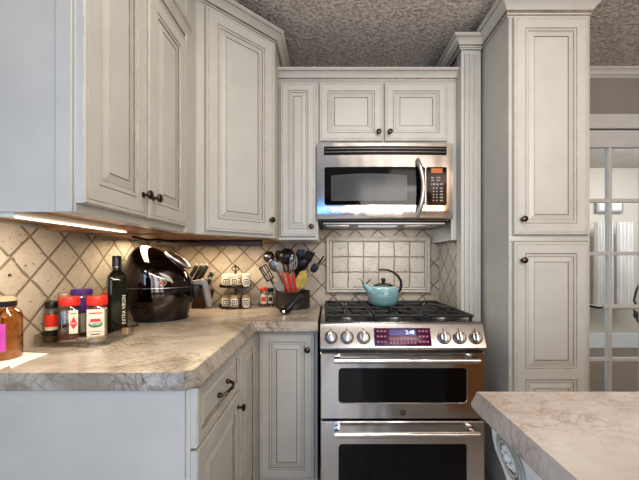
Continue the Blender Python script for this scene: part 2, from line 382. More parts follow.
# room beyond the glass door
put('wall_far', MB().box(1.3, 6, 4.6, 4.7, 0, ZC, 0), 'farwall', kind='structure')
put('baseboard_far', MB().box(1.3, 6, 4.57, 4.6, 0, .19).box(1.3,6,4.58,4.6,.55,.58), ['trimw'], kind='structure')
def curtain(x0, x1, y, z0, z1, lab, n=9):
    vs = []; k = n*8
    for z in (z0, z1):
        for i in range(k+1):
            a = i/k; amp = .035 if z == z0 else .02
            vs.append((x0+(x1-x0)*a, y+amp*math.sin(a*n*2*PI)+.008*math.sin(a*37), z))
    fs = [(i, i+1, k+2+i, k+1+i) for i in range(k)]
    o = put('curtain', MB().add(vs, fs), 'curtain', smooth=180, label=lab, cat='curtain'); return o
curtain(PX(595,4.4), PX(612,4.4), 4.4, .58, PZ(222,4.4), 'pale sheer gathered curtain seen through the left column of glass door panes', 6)
curtain(PX(617,4.4), PX(632,4.4), 4.4, .58, PZ(222,4.4), 'narrow pale curtain seen through the right column of glass door panes', 4)
t = thing('framed_picture', (3.3, 4.5, PZ(217,4.5)), 'small pale framed picture seen through the glass door above the curtains', 'picture')
x0, x1, z0, z1 = PX(600,4.5), PX(627,4.5), PZ(212,4.5), PZ(199,4.5)
put('frame', MB().box(x0,x1,4.55,4.6,z0,z1,bev=.005), 'grey', t)
put('print', MB().box(x0+.03,x1-.03,4.545,4.552,z0+.03,z1-.03), 'white', t)
t = thing('black_hook', (2.42, 2.7, 1.0), 'black metal ornament behind the glass door at the right edge', 'ornament')
D = 2.6; b = MB().tube([(PX(640,D),D,PZ(283,D)),(PX(636,D),D,PZ(292,D)),(PX(634,D),D,PZ(300,D)),(PX(637,D),D,PZ(308,D))],.008)
b.sphere((PX(637,D),D,PZ(315,D)),.03,sc=(1,.5,1)).tube([(PX(634,D),D,PZ(310,D)),(PX(638,D),D,PZ(322,D)),(PX(642,D),D,PZ(325,D)),(PX(642,D),D,0)],.008)
put('scroll', b, 'black', t)

# ------------------------------------------------------------------ cabinet parts
def ring_mesh(w, h, rings, mats):
    b = MB(); vs = []
    for i_, y in rings: vs += [(-w/2+i_,y,-h/2+i_),(w/2-i_,y,-h/2+i_),(w/2-i_,y,h/2-i_),(-w/2+i_,y,h/2-i_)]
    fs = []; ms = []
    for j in range(len(rings)-1):
        for i in range(4): fs.append((j*4+i, j*4+(i+1)%4, (j+1)*4+(i+1)%4, (j+1)*4+i)); ms.append(mats[j])
    k = (len(rings)-1)*4; fs.append((k,k+1,k+2,k+3)); ms.append(0)
    fs.append((3,2,1,0)); ms.append(0)
    return b.add(vs, fs, ms)
def panel_rings(f, k, t=.02, y0=0):
    R = [(f,-t,0),(f+.0025*k,-t+.004,2),(f+.0045*k,-t+.003,1),(f+.013*k,-t+.003,0),(f+.0145*k,-t+.0065,1),(f+.018*k,-t+.007,0),(f+.0205*k,-t+.0065,2),(f+.040*k,-t+.0015,0),(f+.042*k,-t+.0045,1),(f+.044*k,-t+.002,2)]
    return R
def raised_door(w, h, f=.052, k=1.0, t=.02):
    R = [(0,0,0),(0,-t+.004,0),(.002,-t+.0015,2),(.004,-t,0),(.010,-t,0),(.0118,-t+.0015,2),(.0136,-t,2)]+panel_rings(f, k, t)
    return ring_mesh(w, h, [(a,y) for a,y,_ in R], [m for *_,m in R][1:])
def knob_mb():
    q = Matrix.Rotation(PI/2, 4, 'X')   # z -> -y
    return MB().lathe([(.009,0),(.009,.002),(.0045,.005),(.004,.012),(.0065,.016),(.013,.019),(.0145,.0235),(.012,.0275),(.006,.030),(0,.0305)], n=16, mt=q)
def door(parent, cx, cy, cz, w, h, rz=0, knob=None, f=.052, k=1.0, name='door'):
    Mx = T(cx,cy,cz,rz)
    o = put(name, raised_door(w,h,f,k), ['paint','glaze','glaze2'], parent, Mx, smooth=0)
    if knob: put('knob', knob_mb(), 'bronze', o, Mx @ Matrix.Translation((knob[0],-.02,knob[1])))
    return o

# left wall cabinet: front face X=-.575
ZU = 1.327
fX = -.595
t = thing('wall_cabinet', (XL,1.06,ZU), 'white glazed two-door wall cabinet on the left, nearest the viewer', 'cabinet')
b = MB().box(XL, fX-.004, .779, 1.36, ZU+.02, 2.13).box(fX-.05, fX, .777, 1.36, ZU, 2.13)
b.box(XL, fX-.02, .775, .78, ZU, 2.2)
put('carcass', b, ['paint'], t, bevel=.0015)
put('bottom_panel', MB().box(XL, fX-.05, .785, 1.40, ZU+.012, ZU+.02).box(XL,fX-.05,1.205,1.355,ZU-.004,ZU+.015), 'wood', t)
put('side_stile', MB().box(fX-.042, fX-.004, .770, .776, ZU, 2.2), 'paint', t, bevel=.002)
dz0, dz1 = ZU+.022, 2.105
door(t, fX, (.779+1.052)/2, (dz0+dz1)/2, 1.052-.779, dz1-dz0, PI/2, (.112, -(dz1-dz0)/2+.068))
door(t, fX, (1.06+1.345)/2, (dz0+dz1)/2, 1.345-1.06, dz1-dz0, PI/2, (-.118, -(dz1-dz0)/2+.068))
put('crown_molding', MB().sweep([(fX,.775),(fX,1.375)], crown(2.118,.066,.036), CM), ['paint','glaze'], t)
# corner wall cabinet
cl = (-.575,1.452); cr = (-.2805,1.7465)
t = thing('corner_wall_cabinet', (XL+.2,2.0,ZU), 'tall white glazed diagonal corner wall cabinet with one door', 'cabinet')
b = MB(); ZT = 2.36
poly = [(XL,1.452),(cl[0],cl[1]),cr,(-.2805,YB),(XL,YB)]
b.slab(poly, [0]*5, [(0,ZT),(0,ZU+.001)])
put('carcass', b, 'paint', t, bevel=.0015)
put('filler_strip', MB().box(fX-.05, fX+.012, 1.36, 1.452, ZU, 2.36), 'paint', t, bevel=.003)
put('bottom_panel', MB().slab([(XL+.01,1.41),(-.62,1.41),(-.32,1.735),(-.32,YB-.012),(XL+.01,YB-.012)],[0]*5,[(0,ZU+.0005),(0,ZU-.004)]), 'wood', t)
dm = ((cl[0]+cr[0])/2, (cl[1]+cr[1])/2); dw = .416-.05
dz0, dz1 = ZU+.018, 2.345
door(t, dm[0]+.004, dm[1]+.004, (dz0+dz1)/2, dw, dz1-dz0, PI/4, (dw/2-.024, -(dz1-dz0)/2+.075), f=.055, k=1.0)
put('crown_molding', MB().sweep([(XL,1.452),cl,cr,(-.2805,YB)], crown(2.352,.062,.048), CM), ['paint','glaze'], t)
# narrow wall cabinet
YF = 1.875
t = thing('narrow_wall_cabinet', (-.17,YB,ZU), 'narrow one-door white wall cabinet left of the microwave', 'cabinet')
put('carcass', MB().box(-.2795, -.0565, YF, YB-.009, ZU, 2.225), 'paint', t, bevel=.0015)
put('light_rail', MB().box(-.2795, -.0565, YF-.012, YF+.006, ZU, ZU+.012), 'paint', t, bevel=.003)
x0, x1 = -.268, -.070
dz0, dz1 = ZU+.02, 2.212
door(t, (x0+x1)/2, YF, (dz0+dz1)/2, x1-x0, dz1-dz0, 0, ((x1-x0)/2-.022, -(dz1-dz0)/2+.055), f=.042, k=.82)
put('crown_molding', MB().sweep([(-.2795,YF),(-.0565,YF)], crown(2.222,.066,.04), CM), ['paint','glaze'], t)
# cabinet over the microwave
t = thing('over_microwave_cabinet', (.33,YB,1.87), 'short two-door white cabinet above the microwave', 'cabinet')
b = MB().box(-.056, .742, YF, YB-.009, 1.873, 2.225).box(.699, .742, YF, YB-.009, ZU, 1.8735)
put('carcass', b, 'paint', t, bevel=.0015)
z0, z1 = 1.884, 2.212
door(t, (-.050+.310)/2, YF, (z0+z1)/2, .356, z1-z0, 0, (.153, -.118), f=.045, k=.95)
door(t, (.318+.674)/2, YF, (z0+z1)/2, .352, z1-z0, 0, (-.150, -.118), f=.045, k=.95)
put('crown_molding', MB().sweep([(-.056,YF),(.742,YF)], crown(2.222,.066,.04), CM), ['paint','glaze'], t)
# fluted pilaster
t = thing('pilaster', (.78,1.9,0), 'tall white fluted pilaster between the range and the pantry cabinet', 'pilaster')
b = MB().box(.7462, .8385, 1.81, 1.878, 0, 2.38).box(.729,.7462,1.806,1.87,0,2.38)
for i in range(3): b.box(.748+i*.026, .764+i*.026, 1.803, 1.812, .05, 2.34, bev=.002)
put('post', b, ['paint'], t, bevel=.002)
b = MB().box(.7462, .8385, 1.878, YB-.001, 1.336, 2.38)
put('side_panel', b, ['paint'], t)
put('crown_molding', MB().sweep([(.722,YB),(.722,1.80),(.838,1.80)], crown(2.362,.062,.05), CM), ['paint','glaze'], t)
# pantry
PXL, PXR, PY = .850, 1.232, 1.56
t = thing('pantry_cabinet', (1.03,1.9,0), 'tall white glazed pantry cabinet with two stacked doors', 'cabinet')
put('carcass', MB().box(PXL, PXR, PY, YB-.001, .1, 2.375).box(PXL+.02,PXR-.02,PY+.05,YB-.001,0,.1), 'paint', t, bevel=.002)
b = MB()
for x in (PXL, PXR-.008): b.box(x, x+.008, PY-.008, PY+.004, .1, 2.36, bev=.003)
b.box(PXL, PXR, PY-.007, PY+.002, 1.302, 1.326, bev=.003)
put('edge_bead', b, 'paint', t)
x0, x1 = PXL+.020, PXR-.016; w = x1-x0
z0, z1 = 1.332, 2.352
door(t, (x0+x1)/2, PY, (z0+z1)/2, w, z1-z0, 0, (-w/2+.036,-(z1-z0)/2+.072), f=.052, k=1)
# lower pantry door has two panels: upper field and lower field
z0, z1 = .12, 1.298; h = z1-z0
Mx = T((x0+x1)/2, PY, (z0+z1)/2)
b = MB(); tt = .02; zr = .68-(z0+z1)/2     # rail centre
R0 = [(0,0,0),(0,-tt+.004,0),(.002,-tt+.0015,2),(.004,-tt,0),(.010,-tt,0),(.0118,-tt+.0015,2),(.0136,-tt,2)]
vs=[];fs=[];ms=[]
for i_,y,_ in R0: vs += [(-w/2+i_,y,-h/2+i_),(w/2-i_,y,-h/2+i_),(w/2-i_,y,h/2-i_),(-w/2+i_,y,h/2-i_)]
for j in range(len(R0)-1):
    for i in range(4): fs.append((j*4+i,j*4+(i+1)%4,(j+1)*4+(i+1)%4,(j+1)*4+i)); ms.append(R0[j+1][2])
b.add(vs,fs,ms)
f_ = .052; q = .0136
def flat(xa,xb,za,zb): b.add([(xa,-tt,za),(xb,-tt,za),(xb,-tt,zb),(xa,-tt,zb)],[(0,1,2,3)],0)
ua, ub = zr+.024, h/2-f_; la, lb = -h/2+f_, zr-.024
flat(-w/2+q,-w/2+f_,-h/2+q,h/2-q); flat(w/2-f_,w/2-q,-h/2+q,h/2-q)
flat(-w/2+f_,w/2-f_,ub,h/2-q); flat(-w/2+f_,w/2-f_,lb,ua); flat(-w/2+f_,w/2-f_,-h/2+q,la)
for za, zb in ((ua,ub),(la,lb)):
    R = panel_rings(0, 1, tt); vs=[];fs=[];ms=[]
    for i_,y,_ in R: vs += [(-w/2+f_+i_,y,za+i_),(w/2-f_-i_,y,za+i_),(w/2-f_-i_,y,zb-i_),(-w/2+f_+i_,y,zb-i_)]
    for j in range(len(R)-1):
        for i in range(4): fs.append((j*4+i,j*4+(i+1)%4,(j+1)*4+(i+1)%4,(j+1)*4+i)); ms.append(R[j+1][2])
    k_=(len(R)-1)*4; fs.append((k_,k_+1,k_+2,k_+3)); ms.append(0); b.add(vs,fs,ms)
o = put('door', b, ['paint','glaze','glaze2'], t, Mx, smooth=0)
put('knob', knob_mb(), 'bronze', o, Mx @ Matrix.Translation((-w/2+.036,-.02,h/2-.085)))
put('crown_molding', MB().sweep([(PXL,1.80),(PXL,PY),(PXR,PY),(PXR,YB-.002)], crown(2.358,.085,.056), CM), ['paint','glaze'], t)

# base cabinets
BX = -.374
t = thing('base_cabinet', (-.7,1.1,0), 'white base cabinet with a drawer over a door at the end of the left counter', 'cabinet')
b = MB().box(XL+.001, BX, .895, 1.333, .1, .866).box(XL+.001, BX-.07, .93, 1.333, 0, .1)
put('carcass', b, 'paint', t, bevel=.0015)
put('end_panel', MB().box(XL+.001, BX-.012, .888, .895, .0, .866), 'paint', t, bevel=.001)
Mx = T(BX, 1.112, .783, PI/2)
dr = put('drawer', raised_door(.428, .163, .026, .55), ['paint','glaze','glaze2'], t, Mx, smooth=0)
b = MB().tube([(-.045,-.02,-.006),(-.045,-.030,-.006),(-.038,-.044,-.002),(-.015,-.050,.002),(0,-.052,0),(.015,-.050,-.002),(.038,-.044,.002),(.045,-.030,.006),(.045,-.02,.006)],[.006,.005,.0055,.0045,.0065,.0045,.0055,.005,.006])
b.sphere((-.045,-.024,-.006),.009).sphere((.045,-.024,.006),.009)
put('bar_pull', b, 'bronze', dr, Mx)
door(t, BX, 1.112, (.12+.693)/2, .428, .573, PI/2, (.428/2-.03, .573/2-.058), f=.052, k=1)
t = thing('corner_base_cabinet', (-.5,1.9,0), 'white inside-corner base cabinet with two narrow doors left of the range', 'cabinet')
b = MB().slab([(XL+.001,1.334),(BX,1.334),(BX,1.66),(-.052,1.66),(-.052,YB-.009),(XL+.009,YB-.009),],[0]*6,[(0,.866),(0,.1)])
put('carcass', b, 'paint', t, bevel=.0015)
put('toe_kick', MB().slab([(XL+.001,1.334),(BX-.07,1.334),(BX-.07,1.73),(-.052,1.73),(-.052,YB-.009),(XL+.009,YB-.009)],[0]*6,[(0,.1),(0,0)]), 'paint', t)
door(t, BX, (1.345+1.628)/2, (.12+.856)/2, .283, .736, PI/2, None, f=.045, k=.85)
x0, x1 = -.343, -.068
door(t, (x0+x1)/2, 1.66, (.12+.856)/2, x1-x0, .736, 0, ((x1-x0)/2-.034, .736/2-.085), f=.048, k=.95)

# countertop
NP = [(0,.914),(.003,.9125),(.022,.884),(.0265,.879),(.0265,.871),(.018,.8665)]
poly = [(XL+.008,.878),(-.392,.878),(-.369,.905),(-.369,1.607),(-.050,1.607),(-.050,YB-.0085),(XL+.008,YB-.0085)]
put('countertop', MB().slab(poly, [.12,.6,1,1,.08,0,0], NP), 'stone', smooth=15, label='beige veined stone countertop running around the left corner to the range', cat='countertop')

# island
NP2 = [(0,.914),(.0015,.9128),(.008,.908),(.0105,.901),(.0105,.884),(.006,.875),(-.02,.872)]
poly = [(.341,-.9),(2.5,-.9),(2.5,.752),(.341,.752)]
put('island_countertop', MB().slab(poly, [0,0,1,.12], NP), 'stone2', smooth=15, label='pinkish beige veined stone top of the island at the lower right', cat='countertop')
t = thing('kitchen_island', (1.4,-.1,0), 'white carved kitchen island base beneath the stone top at lower right', 'island')
put('carcass', MB().box(.40, 2.44, -.84, .62, .0, .866).box(.39,2.45,-.85,.63,0,.09), 'trimw', t, bevel=.003)
# corner corbel: profile seen from the left, (y,z)
cp = [(.50,.866),(.712,.866),(.716,.862),(.718,.845),(.714,.828),(.703,.812),(.688,.800),(.672,.790),(.660,.778),(.652,.764),(.655,.752),(.664,.742),(.664,.728),(.652,.718),(.640,.716),(.632,.70),(.628,.66),(.62,.60),(.50,.60)]
q = Matrix.Rotation(PI/2,4,'Z')
b = MB().prism([(y,z) for y,z in cp], -.44, -.355, mt=q)
o = put('corbel', b, 'trimw', t, bevel=.004)
b = MB()
for s_ in (0,1,2):
    k = 1-.16*s_; cy_, cz_ = .640, .826
    pts = [(.352-.0015*s_, cy_+.044*k*math.cos(a)+.016*k*math.sin(a), cz_+.034*k*math.sin(a)+.004) for a in [2*PI*i/20 for i in range(21)]]
    b.tube(pts, .0025, n=6)
put('oval_molding', b, 'glaze2', o)
b = MB()
for i in range(9):
    a = 2*PI*i/9
    b.sphere((.352, .640+.018*math.cos(a)+.006*math.sin(a), .830+.014*math.sin(a)), .0066, n=8, sc=(.8,1.4,.8))
b.sphere((.350,.640,.830),.009)
put('acanthus_carving', b, 'trimw', o)
b = MB()
for i in range(5): b.cyl((.396,.48-.03*i,.10),(.396,.48-.03*i,.86),.008)
put('fluting', b, 'trimw', t)
put('back_panel', MB().box(.41,.86,.62,.635,.10,.865), 'trimw', t)
put('warm_reflector', MB().box(.87,2.43,.62,.637,.10,.865), 'orangerefl', t)  # unseen panel added so the range steel picks up an orange reflection

# ------------------------------------------------------------------ range
RX0, RX1 = -.037, .727; RC = (RX0+RX1)/2
t = thing('kitchen_range', (RC,1.9,0), 'stainless steel double-oven gas range with purple display', 'range')
put('body', MB().box(RX0+.004, RX1-.004, 1.575, YB-.01, .04, .86).box(RX0+.03,RX1-.03,1.62,YB-.02,0,.04), 'dsteel', t, bevel=.002)
b = MB().box(RX0, RX1, 1.56, YB-.012, .86, .915, bev=.004)
ck = put('cooktop', b, 'steel', t)
put('burner_well', MB().box(RX0+.03, RX1-.03, 1.60, YB-.04, .9155, .9175), 'dsteel', ck)
# control panel: slanted
def CPt(u, z): return (u, 1.505+(z-.80)*.38, z)
pz0, pz1 = .802, .922
yz = [(1.512,pz0),(1.506,pz0+.008),(1.545,pz1-.012),(1.553,pz1-.003),(1.565,pz1),(1.60,pz1-.002),(1.60,pz0)]
vs = [(RX0,y,z) for y,z in yz]+[(RX1,y,z) for y,z in yz]; n = len(yz)
fs = [tuple(range(n)),tuple(range(n,2*n))]+[(i,i+n,(i+1)%n+n,(i+1)%n) for i in range(n)]
cpn = put('control_panel', MB().add(vs,fs), 'psteel', t, bevel=.003)
sl = math.atan2(.039, .10)
def onpanel(px, py, lift=0):     # point on the slanted face for a pixel
    # intersect ray with plane through (y=1.506,z=.81) .. (1.545,.91)
    k = .039/.10
    # y = 1.506+(z-.81)*k ; z = CH+(260-py)*y/F
    a = (260-py)/F
    y = (1.506+(CH-.81)*k)/(1-a*k); z = CH+a*y
    return Vector(((px-328)*y/F, y-lift*math.cos(sl), z+lift*math.sin(sl)))
def PM(p): return Matrix.Translation(p) @ Matrix.Rotation(-sl, 4, 'X')     # -y local = panel normal
kn = None
def knob_at(px, ang):
    Mx = PM(onpanel(px, 337.5))
    q = Matrix.Rotation(PI/2,4,'X')
    b = MB().lathe([(.031,0),(.031,.003),(.027,.0045),(.026,.006)], n=28, mt=q, mi=1)
    b.lathe([(.0225,.004),(.0215,.018),(.0195,.021),(0,.0215)], n=28, mt=q, mi=3)
    r = Matrix.Rotation(ang,4,'Y')
    b.box(-.008,.008,-.034,-.020,-.022,.022,bev=.004,mt=r)
    b.box(-.0012,.0012,-.0346,-.0338,.004,.020,mi=2,mt=r)
    k = put('knob', b, ['steel2','dsteel','black','ksteel'], cpn, Mx)
    b2 = MB().box(-.004,.004,-.0008,0,.036,.040)
    put('burner_mark', b2, 'black', k, Mx)
for px, a in ((331,-.35),(347,0),(363.5,0),(444,.05),(459.3,0),(475.5,0)): knob_at(px, a)
c = onpanel(402.5, 337); Mx = PM(c)
dw, dh = .262, .082
dsp = put('display', MB().box(-dw/2,dw/2,-.003,0,-dh/2,dh/2,bev=.0014), 'display', cpn, Mx)
put('screen', MB().box(-.062,.062,-.0042,-.002,.006,.034), 'bdisp', dsp, Mx)
text('clock_digits', '2:48', .024, Mx @ Matrix.Translation((.035,-.0046,.020)) @ UP, 'digit', dsp)
b = MB()
for i in range(3):
    for s_ in (-1,1):
        for j in range(3):
            x = s_*(.080+i*.0165); z = .026-j*.024
            b.box(x-.0055,x+.0055,-.0038,-.002,z-.004,z+.004, bev=.001)
for i in range(8):
    for j in range(2): x = -.056+i*.016; z = -.008-j*.019; b.box(x-.005,x+.005,-.0038,-.002,z-.005,z+.005, bev=.001)
put('touch_keys', b, 'pinkk', dsp, Mx)
# grates
zg = .942
for gi, (xa, xb) in enumerate(((RX0+.022,RX0+.255),(RX0+.262,RX1-.262),(RX1-.255,RX1-.022))):
    b = MB(); ya, yb = 1.60, 2.165; r = .0075
    def bar(p, q_, w=.007): 
        p, q_ = Vector(p), Vector(q_); b.cyl(p, q_, w*1.15, n=6)
    for x in (xa+.006, xb-.006): bar((x,ya,zg),(x,yb,zg))
    for y in (ya+.006, (ya+yb)/2, yb-.006): bar((xa,y,zg),(xb,y,zg))
    xm = (xa+xb)/2
    for y in (ya+.14, yb-.14):
        for a in range(8):
            an = a*PI/4; 
            ex = math.cos(an); ey = math.sin(an); sx = (xb-xa)/2-.006; sy = .135
            kk = min(sx/max(abs(ex),1e-6), sy/max(abs(ey),1e-6))
            bar((xm+ex*.030,y+ey*.030,zg+.004),(xm+ex*kk,y+ey*kk,zg),.006)
    for x in (xa+.01,xb-.01):
        for y in (ya+.01,(ya+yb)/2,yb-.01): b.cyl((x,y,.917),(x,y,zg),.009,n=8)
    put('grate', b, 'iron', ck)
for x, y, r in ((RX0+.138,1.74,.045),(RX0+.138,2.025,.035),(RC,1.74,.05),(RC,2.025,.04),(RX1-.138,1.74,.05),(RX1-.138,2.025,.035)):
    q = put('burner', MB().lathe([(r*1.25,.9175),(r*1.25,.921),(r,.923),(r,.929)], (x,y,0), mi=0), 'steel2', ck)
    put('burner_cap', MB().lathe([(r*.85,.929),(r*.85,.934),(r*.7,.936),(0,.937)], (x,y,0)), 'black', q)
# oven doors
def oven(z0, z1, wz0, wz1, hz, logo):
    yf = 1.524
    q = MB(); 
    x0, x1 = RX0+.002, RX1-.002
    wx0, wx1 = PX(338.5,yf), PX(467.5,yf)
    # front skin as a frame around the window
    def rr(xa,xb,za,zb,r,n=5):
        o_=[]
        for cx_,cz_,a0 in ((xb-r,zb-r,0),(xa+r,zb-r,PI/2),(xa+r,za+r,PI),(xb-r,za+r,1.5*PI)):
            o_ += [(cx_+r*math.cos(a0+PI/2*i/n), cz_+r*math.sin(a0+PI/2*i/n)) for i in range(n+1)]
        return o_
    def ringp(pts, y): return [(x,y,z) for x,z in pts]
    A = rr(x0,x1,z0,z1,.006); A2 = rr(x0+.004,x1-.004,z0+.004,z1-.004,.006); B = rr(wx0,wx1,wz0,wz1,.018); B2 = rr(wx0+.004,wx1-.004,wz0+.004,wz1-.004,.015)
    n = len(A); vs = ringp(A,1.572)+ringp(A,yf+.004)+ringp(A2,yf)+ringp(B,yf)+ringp(B2,yf+.006)
    fs = [(j*n+i,j*n+(i+1)%n,(j+1)*n+(i+1)%n,(j+1)*n+i) for j in range(4) for i in range(n)]+[tuple(range(n))]
    dd = put('oven_door', q.add(vs,fs), 'steel', t, smooth=30)
    put('window', MB().prism(rr(wx0+.002,wx1-.002,wz0+.002,wz1-.002,.016), yf+.004, yf+.02), 'gloss', dd)
    hx0, hx1 = PX(334,1.47), PX(479.5,1.47); yh = 1.468
    hb = MB().tube([(hx0,yh,hz),(hx1,yh,hz)], .0125, n=16)
    hb.box(hx0+.001, hx0+.030, yh, yf, hz-.010, hz+.010, bev=.003).box(hx1-.030, hx1-.001, yh, yf, hz-.010, hz+.010, bev=.003)
    put('handle', hb, 'steel', dd)
    if logo:
        lz = PZ(412.7,yf); lx = PX(403,yf)
        lg = put('logo', MB().cyl((lx,yf+.001,lz),(lx,yf-.003,lz),.0145,n=24), 'black', dd)
        put('logo_ring', MB().tube([(lx+.012*math.cos(a),yf-.003,lz+.012*math.sin(a)) for a in [2*PI*i/24 for i in range(25)]],.001,n=6), 'chrome', lg)
        text('logo_letters','GE',.014, T(lx,yf-.0034,lz) @ UP,'chrome',lg)
    return dd
oven(PZ(419.3,1.524), PZ(353,1.524), PZ(403.5,1.524), PZ(368,1.524), PZ(361,1.468), True)
oven(.115, PZ(421.5,1.524), .17, PZ(444,1.524), PZ(435,1.468), False)
put('kick_panel', MB().box(RX0+.01,RX1-.01,1.56,1.58,.035,.108), 'dsteel', t)
put('vent_slot', MB().box(RX0+.004,RX1-.004,1.545,1.58,PZ(353,1.524),.806), 'black', t)

# ------------------------------------------------------------------ microwave
MX0, MX1, MY = -.060, .697, 1.84
MZ0, MZ1 = PZ(219,MY), 1.866
t = thing('microwave', ((MX0+MX1)/2,2.0,MZ0), 'stainless over-the-range microwave mounted above the stove', 'microwave')
put('body', MB().box(MX0+.002,MX1-.012,MY+.022,YB-.009,MZ0-.012,MZ1-.001), 'black', t, bevel=.003)
def bow(x, z):   # slightly bowed front
    return MY-.012*(1-((x-(MX0+MX1)/2)/.376)**2)
# bowed fascia
zs = [MZ0, MZ0+.006, PZ(206,MY), PZ(166.5,MY), PZ(155.5,MY), PZ(145.5,MY), MZ1-.003, MZ1]
b = MB(); vs = []; nx = 24
for z in zs:
    for i in range(nx+1):
        x = MX0+(MX1-MX0)*i/nx; e = .004 if z in (MZ0, MZ1) else 0
        vs.append((x, bow(x,z)+e, z))
fs = [(j*(nx+1)+i, j*(nx+1)+i+1, (j+1)*(nx+1)+i+1, (j+1)*(nx+1)+i) for j in range(len(zs)-1) for i in range(nx)]
o0 = len(vs)
vs += [(MX0,MY+.022,MZ0),(MX1,MY+.022,MZ0),(MX1,MY+.022,MZ1),(MX0,MY+.022,MZ1)]
fs += [tuple(range(nx+1))+(o0+1,o0), tuple(((len(zs)-1)*(nx+1)+i) for i in range(nx+1))+(o0+2,o0+3)]
fs += [tuple(j*(nx+1) for j in range(len(zs)))+(o0+3,o0), tuple(j*(nx+1)+nx for j in range(len(zs)))+(o0+2,o0+1)]
b.add(vs, fs); put('fascia', b, 'steel', t, smooth=40)
def bowed_panel(x0,x1,z0,z1,off,r=.012,thick=.004, archt=0):
    pts = []
    n=6
    for cx_,cz_,a0 in ((x1-r,z1-r,0),(x0+r,z1-r,PI/2),(x0+r,z0+r,PI),(x1-r,z0+r,1.5*PI)):
        pts += [(cx_+r*math.cos(a0+PI/2*i/n), cz_+r*math.sin(a0+PI/2*i/n)) for i in range(n+1)]
    # subdivide along top and bottom for bow: build as grid columns
    xs = sorted(set([round(p[0],5) for p in pts]+[x0+(x1-x0)*i/16 for i in range(17)]))
    cols = []
    for x in xs:
        dz = 0
        if x < x0+r: dz = r-math.sqrt(max(0,r*r-(x0+r-x)**2))
        if x > x1-r: dz = r-math.sqrt(max(0,r*r-(x-(x1-r))**2))
        ar = archt*(1-((x-(x0+x1)/2)/((x1-x0)/2))**2)
        cols.append((x, z0+dz, z1-dz+ar))
    vs = []; 
    for x, a, c_ in cols:
        y = bow(x,0)-off
        vs += [(x,y,a),(x,y,c_),(x,y+thick,a),(x,y+thick,c_)]
    fs = []
    for i in range(len(cols)-1):
        k, l = i*4, i*4+4
        fs += [(k,l,l+1,k+1),(k,k+2,l+2,l),(k+1,l+1,l+3,k+3)]
    fs += [(0,1,3,2),(len(vs)-4,len(vs)-2,len(vs)-1,len(vs)-3)]
    return MB().add(vs,fs)
y_ = MY-.01
def mx(px): return PX(px, y_)
dg = put('door', bowed_panel(mx(324.5),mx(425),PZ(205,y_),PZ(167,y_),.004,.012), 'gloss', t, smooth=30)
put('window', bowed_panel(mx(331),mx(407),PZ(201,y_),PZ(175.5,y_),.0055,.006,.003,archt=.010), 'mwin', dg, smooth=30)
hx = mx(419.5)
b = MB(); pts = []
for i in range(13):
    s_ = i/12; z = PZ(217,y_)+(PZ(160,y_)-PZ(217,y_))*s_
    pts.append((hx+.020*math.sin(PI*s_)-.012, bow(hx,0)-.004-.042*math.sin(PI*s_)**.7, z))
b.tube(pts, [.011]+[.0125]*11+[.011], n=12)
put('handle', b, 'steel2', dg)
cp_ = put('control_panel', bowed_panel(mx(426.5),mx(447),PZ(205,y_),PZ(167,y_),.004,.008), 'gloss', t, smooth=30)
yk = bow(mx(437),0)-.0055
put('screen', MB().box(mx(430.5),mx(442.5),yk,yk+.002,PZ(173,y_),PZ(168.3,y_)), 'amberd', cp_)
b = MB()
for j, py in enumerate((177.5,180.2)):
    for px_ in (432,438.5): b.box(mx(px_-2),mx(px_+2),yk,yk+.002,PZ(py+.7,y_),PZ(py-.5,y_))
for px_ in (430.5,434,437.5,441.5): b.box(mx(px_-1.3),mx(px_+1.3),yk,yk+.002,PZ(185,y_),PZ(183.4,y_))
for py in (188.3,191.4,194.5,197.4,200.5):
    for px_ in (430.4,433.6,436.8): b.box(mx(px_-.7),mx(px_+.7),yk,yk+.002,PZ(py+.7,y_),PZ(py-.7,y_))
    b.box(mx(439.8),mx(443),yk,yk+.002,PZ(py+.7,y_),PZ(py-.7,y_))
put('keypad', b, 'keys', cp_)
b = bowed_panel(mx(324),mx(447),PZ(154.8,y_),PZ(146.2,y_),.0015,.002)
vg = put('vent_grille', b, 'gloss', t, smooth=30)
b = MB()
for i, py in enumerate((148.6,151.8)):
    bb = bowed_panel(mx(325),mx(446),PZ(py+.45,y_),PZ(py-.45,y_),.004,.0005); b.add(bb.v, bb.f)
put('louvers', b, 'dsteel', vg)
lx, lz = mx(329.3), PZ(210.5,y_); ly = bow(lx,0)-.002
lg = put('logo', MB().tube([(lx+.011*math.cos(a),ly,lz+.011*math.sin(a)) for a in [2*PI*i/24 for i in range(25)]],.0013,n=6), 'dsteel', t)
text('logo_letters','GE',.012, T(lx,ly-.0005,lz) @ UP,'dsteel',lg)
b = MB().box(MX0+.03,MX1-.03,MY+.03,YB-.06,MZ0-.03,MZ0-.0125)
put('underside', b, 'dsteel', t, bevel=.004)
put('lamp_lens', MB().box(mx(360),mx(400),MY+.05,MY+.12,MZ0-.034,MZ0-.0295), 'coolglow', t)
b = MB()
for xa, xb in ((mx(326),mx(350)),(mx(408),mx(440))): put('grease_filter', MB().box(xa,xb,MY+.04,MY+.16,MZ0-.033,MZ0-.0295,bev=.001), 'steel', t)

